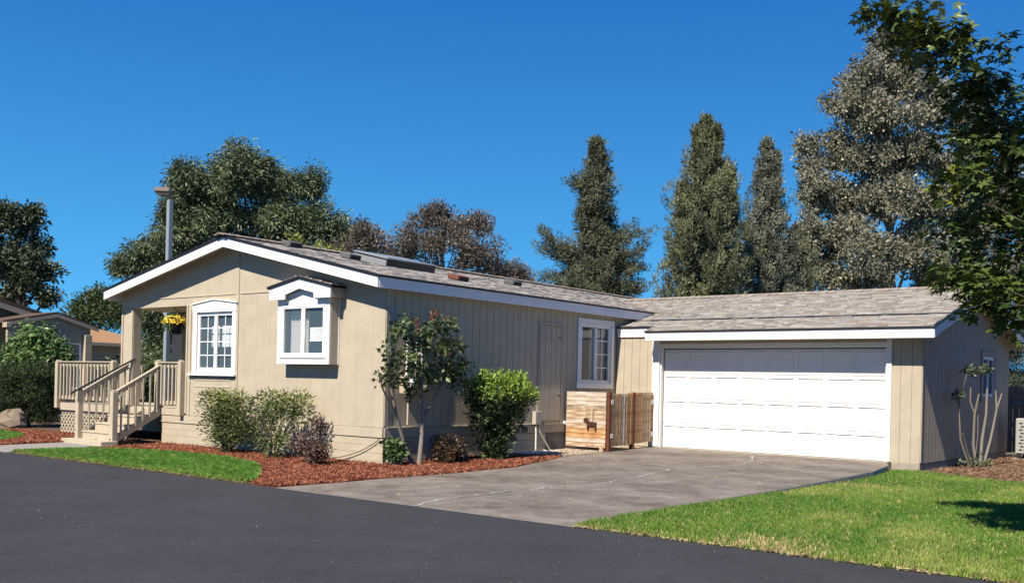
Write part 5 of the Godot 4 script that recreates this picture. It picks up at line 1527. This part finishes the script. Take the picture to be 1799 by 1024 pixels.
	tree("round_tree", "round mid-green tree far behind the orange-brown roof", foot_at(170, 62.0), 62.0, [[165, 540, 38, 26], [195, 555, 30, 26], [140, 552, 26, 22], [175, 520, 20, 14], [215, 545, 26, 30]], {"seed": 51, "mesh": clump(118, 40, 0.5, 0.24, 0.07, 0.0), "mat": M.leaf, "lo": Color(0.045, 0.075, 0.03), "hi": Color(0.13, 0.17, 0.07), "density": 4.5, "trunk": 0.3, "fill": 0.5})
	var spr := clump(119, 60, 0.26, 0.14, 0.022, -0.3)
	tree("spruce_tree", "blue-green spruce behind the grey back fence", foot_at(1815, 36.0), 36.0, [[1815, 560, 40, 40], [1800, 610, 50, 40], [1800, 660, 55, 40], [1815, 500, 28, 40], [1790, 690, 40, 30]], {"seed": 52, "mesh": spr, "mat": M.needle, "lo": Color(0.03, 0.04, 0.03), "hi": Color(0.12, 0.15, 0.11), "density": 10.0, "trunk": 0.2, "fill": 0.3, "split": 8})
	var hd := clump(121, 34, 0.24, 0.13, 0.06, 0.0)
	for e in [[215, 28.5, "leafy green shrub beyond the porch column by the far house"], [262, 30.0, "leafy green shrub beyond the stair rail by the far house"], [300, 29.0, "leafy green shrub beyond the porch beside the lamp post"]]:
		tree("garden_shrub", e[2], foot_at(e[0], e[1]), e[1], [[e[0], 650, 24, 20], [e[0] - 14, 668, 22, 18], [e[0] + 14, 672, 22, 18], [e[0], 690, 30, 18]], {"seed": 60 + int(e[0]), "mesh": hd, "mat": M.leaf, "lo": Color(0.035, 0.06, 0.02), "hi": Color(0.12, 0.17, 0.06), "density": 14.0, "trunk": 0.05, "fill": 0.2, "category": "shrub"}, "shrubs beyond the porch")
	for e in [[15.5, -9.5, 71, "tall unseen tree added across the side yard to shade the garage"], [16.5, -4.0, 72, "broad unseen tree added beyond the lawn to block sky light"]]:  # out of view, added to keep sky light off the garage side
		var tr := thing("unseen_yard_tree", e[3], "tree", Vector3(e[0], -0.1, e[1]), 0.0, "unseen trees added for shade")
		var yr := RandomNumberGenerator.new()
		yr.seed = e[2]
		var yb := []
		for i in 22: yb.append([Vector3(yr.randfn() * 1.3, yr.randf_range(1.6, 7.5), yr.randfn() * 1.8), Vector3(1.1, 0.9, 1.1) * yr.randf_range(0.7, 1.1)])
		var ye := []
		for b in yb: ye.append(b[0])
		limbs(tr, "trunk", Vector3(0, -0.05, 0), Vector3(0, 7.0, 0), 0.2, ye, M.bark, yr, 0.02, 0.3)
		crown(tr, "crown", yb, oak, M.leaf, Color(0.02, 0.035, 0.018), Color(0.085, 0.11, 0.06), 5.0, yr, 0.2)
	# the maple whose crown hangs in from the edge of the lawn
	var leafm := maple_clump(120)
	var trunk_at := Vector3(12.1, -0.08, 3.0)
	var mt := thing("maple_tree", "maple with dark green and some yellow leaves overhanging the lawn", "tree", trunk_at)
	var r := RandomNumberGenerator.new()
	r.seed = 53
	var blobs := []
	for b in [[1545, 25, 26, 22, 9.2], [1590, 40, 40, 34, 9.3], [1640, 60, 60, 60, 9.3], [1700, 110, 70, 80, 9.2], [1690, 200, 46, 56, 9.5], [1720, 280, 60, 60, 9.4], [1690, 330, 40, 40, 9.2], [1700, 400, 56, 50, 9.5], [1710, 480, 60, 46, 9.3], [1730, 530, 50, 34, 9.1], [1790, 200, 80, 100, 9.6], [1800, 350, 80, 100, 9.5], [1800, 480, 80, 70, 9.6], [1790, 560, 44, 34, 9.2], [1860, 300, 90, 160, 9.0], [1900, 500, 90, 90, 9.3], [1980, 350, 110, 200, 9.0]]:
		var k: float = b[4] / FOCAL
		blobs.append([at(b[0], b[1], b[4]) - trunk_at, Vector3(b[2] * k, b[3] * k, b[2] * k * 1.3) * 0.86])
	# upper crown, above the frame
	for e in [[11.3, 6.0, 3.6, 1.1], [12.4, 6.4, 3.4, 1.4], [11.7, 7.2, 3.2, 1.1], [13.2, 5.0, 3.0, 1.4], [12.6, 4.6, 4.0, 0.9]]:
		blobs.append([Vector3(e[0], e[1], e[2]) - trunk_at, Vector3(e[3], e[3] * 0.9, e[3])])
	var ends := []
	for i in range(3, blobs.size()): ends.append(blobs[i][0])
	var twig := MB.new()
	twig.tube([blobs[3][0], blobs[2][0] + Vector3(0, -0.05, 0), blobs[1][0], blobs[0][0]], [0.02, 0.014, 0.009, 0.004], 6)
	part(mt, "branch", twig, M.bark)
	limbs(mt, "trunk", Vector3(0, -0.05, 0), Vector3(0, 7.0, 0.2), 0.12, ends, M.bark, r, 0.02, 0.13)
	crown(mt, "crown", blobs, leafm, M.leaf, Color(0.03, 0.055, 0.015), Color(0.12, 0.17, 0.045), 15.0, r, 0.35, 0.8)
	crown(mt, "yellow_leaves", [blobs[0], blobs[2], blobs[5], blobs[6], blobs[9], blobs[13]], leafm, M.leaf, Color(0.16, 0.19, 0.02), Color(0.36, 0.34, 0.04), 1.6, r, 0.7, 0.5, 0.7)

# A conifer grown branch by branch. leaders: [px, py of tip, py of foot, [[py, half width in px], ...]]; arms: single long branches [px, py of start, px, py of tip]
func conifer(called: String, label: String, px: float, depth: float, leaders: Array, arms: Array, o: Dictionary):
	var foot := foot_at(px, depth)
	var t := thing(called, label, "tree", foot)
	var r := RandomNumberGenerator.new()
	r.seed = o.seed
	var wood := MB.new()
	var xfs := []
	var cols := []
	var k := depth / FOCAL
	var spray := func(p: Vector3, _dir: Vector3, size: float):
		var bs := Basis(Vector3.UP, r.randf() * TAU) * Basis(Vector3.RIGHT, r.randfn() * 0.3)
		size *= o.get("size", 1.0)
		xfs.append(Transform3D(bs.scaled(Vector3(size, size * o.get("tall", 1.0), size)), p))
		cols.append(o.lo.lerp(o.hi, r.randf()))
	var bough := func(a: Vector3, dir: Vector3, length: float, rise: float):
		var steps := int(maxf(2.0, length / o.step))
		var pts := []
		var rad := []
		for i in 4:
			var u := i / 3.0
			pts.append(a + dir * length * u + Vector3(0, rise * length * u * u - o.get("sag", 0.0) * length * sin(u * PI), 0)); rad.append(lerpf(0.012 + 0.010 * length, 0.004, u))
		wood.tube(pts, rad, 5, false)
		for i in steps:
			var u := lerpf(o.get("bare", 0.2), 1.0, (i + r.randf()) / steps)
			var p: Vector3 = a + dir * length * u + Vector3(0, rise * length * u * u - o.get("sag", 0.0) * length * sin(u * PI), 0)
			var spread: float = length * 0.16 * (1.1 - u) + 0.05
			spray.call(p + Vector3(r.randfn() * spread, r.randfn() * spread * 0.5 + 0.03, r.randfn() * spread), dir, r.randf_range(0.75, 1.15) * lerpf(1.0, 0.72, u))
	for l in leaders:
		var tip := at(l[0], l[1], depth) - foot
		var base := at(l[0] if l.size() < 5 else l[4], l[2], depth) - foot
		if l == leaders[0]: base = Vector3(0, -0.1, 0)
		wood.tube([base, base.lerp(tip, 0.5) + Vector3(r.randfn(), 0, r.randfn()) * 0.06, tip], [o.trunk, o.trunk * 0.6, 0.015], 8)
		var h := tip.y - base.y
		var y := maxf(base.y, o.get("from", 1.5))
		while y < tip.y - 0.05:
			var q := base.lerp(tip, (y - base.y) / h)
			var here: float = CENTRE_Y - (foot.y + y - cam_pos.y) / k + (l[0] - CENTRE_X) * 0.02425
			var hw := 0.0
			var prof: Array = l[3]
			for i in prof.size() - 1:
				if here >= prof[i][0] and here <= prof[i + 1][0]:
					hw = lerpf(prof[i][1], prof[i + 1][1], (here - prof[i][0]) / (prof[i + 1][0] - prof[i][0]))
			if here > prof[-1][0]: hw = prof[-1][1]
			if here < prof[0][0]: hw = prof[0][1]
			hw = hw * k + 0.05
			for b in int(o.boughs):
				var az := r.randf() * TAU
				bough.call(q + Vector3(0, r.randf_range(-0.1, 0.1), 0), Vector3(cos(az), 0, sin(az)), hw * (r.randf_range(0.55, 0.95) if r.randf() < 0.85 else r.randf_range(0.95, 1.2)), o.rise + r.randfn() * 0.12)
			y += o.level
		for i in 4: spray.call(tip + Vector3(0, -0.12 * i, 0), Vector3.UP, 0.5 + 0.08 * i)
	for a in arms:
		var p := at(a[0], a[1], depth) - foot
		var q := at(a[2], a[3], depth) - foot
		for j in 4:
			var d := (q + Vector3(r.randfn(), r.randfn() * 0.5, r.randfn()) * 0.28 - p)
			var flat := Vector3(d.x, 0, d.z)
			bough.call(p, flat.normalized(), flat.length(), d.y / maxf(flat.length(), 0.1))
	part(t, "trunk", wood, o.get("bark", M.bark))
	many(t, "crown", o.mesh, M.needle, xfs, cols)

func maple_clump(seed_: int) -> ArrayMesh:
	# a spray of lobed leaves
	var r := RandomNumberGenerator.new()
	r.seed = seed_
	var b := MB.new()
	for i in 16:
		var d := Vector3(r.randfn(), r.randfn() * 0.6, r.randfn()).normalized()
		var p := d * 0.2 * sqrt(r.randf())
		var dir := (Vector3(d.x, -0.25 + r.randfn() * 0.25, d.z) + Vector3(r.randfn(), 0, r.randfn()) * 0.4).normalized()
		var nm := (Vector3.UP + Vector3(r.randfn(), 0, r.randfn()) * 0.55).normalized()
		var side := dir.cross(nm).normalized()
		nm = side.cross(dir).normalized()
		var s := 0.055 * r.randf_range(0.7, 1.25)
		var g := r.randf_range(0.7, 1.25)
		b.col = Color(g, g, g * 0.9)
		var hub := p + dir * s * 0.35
		var tips := [[-2.3, 0.75], [-1.15, 1.1], [0.0, 1.35], [1.15, 1.1], [2.3, 0.75]]
		for k in 5:
			var a: float = tips[k][0]
			var l: float = tips[k][1]
			var tipv := hub + (dir * cos(a) + side * sin(a)) * s * l - nm * s * 0.15
			var q0 := hub + (dir * cos(a - 0.55) + side * sin(a - 0.55)) * s * 0.55
			var q1 := hub + (dir * cos(a + 0.55) + side * sin(a + 0.55)) * s * 0.55
			b.tri(hub, q0, tipv); b.tri(hub, tipv, q1)
	return b.mesh()

# ---------------------------------------------------------------- scene
func _ready():
	cam_basis = Basis(Vector3.UP, 0.67859) * Basis(Vector3.BACK, 0.024244)
	var cam := Camera3D.new()
	cam.name = "camera"
	cam.transform = Transform3D(cam_basis, cam_pos)
	cam.projection = Camera3D.PROJECTION_FRUSTUM
	cam.near = 0.1
	cam.far = 800.0
	cam.size = 1024.0 / FOCAL * 0.1
	cam.frustum_offset = Vector2(0, (CENTRE_Y - 512.0) / FOCAL * 0.1)
	cam.current = true
	add_child(cam)
	var env := Environment.new()
	env.background_mode = Environment.BG_SKY
	var sky := Sky.new()
	var sm := ProceduralSkyMaterial.new()
	sm.sky_top_color = lin(0.001, 0.060, 0.285)
	sm.sky_horizon_color = lin(0.085, 0.38, 0.68)
	sm.sky_curve = 0.15
	sm.ground_bottom_color = Color(0.25, 0.24, 0.22)
	sm.ground_horizon_color = Color(0.45, 0.50, 0.52)
	sm.sun_angle_max = 1.0
	sky.sky_material = sm
	env.sky = sky
	env.tonemap_mode = Environment.TONE_MAPPER_LINEAR
	env.tonemap_exposure = 1.65
	env.sdfgi_enabled = true
	env.ssao_enabled = true
	env.ssil_enabled = true
	var we := WorldEnvironment.new()
	we.name = "world"
	we.environment = env
	add_child(we)
	var sun := DirectionalLight3D.new()
	sun.name = "sun"
	sun.light_energy = 1.6
	sun.light_color = Color(1.0, 0.955, 0.88)
	sun.light_angular_distance = 0.5
	sun.shadow_enabled = true
	add_child(sun)
	sun.look_at_from_position(Vector3(0.1, 1.08, 1.0) * 30.0, Vector3.ZERO)
	make_materials()
	build_ground()
	build_house()
	build_garage()
	build_deck()
	build_neighbours()
	build_trees()
	build_shrubs()
	build_fence()
	build_side_yard()
	build_lamp()
	build_basket()
	build_wall_fittings()
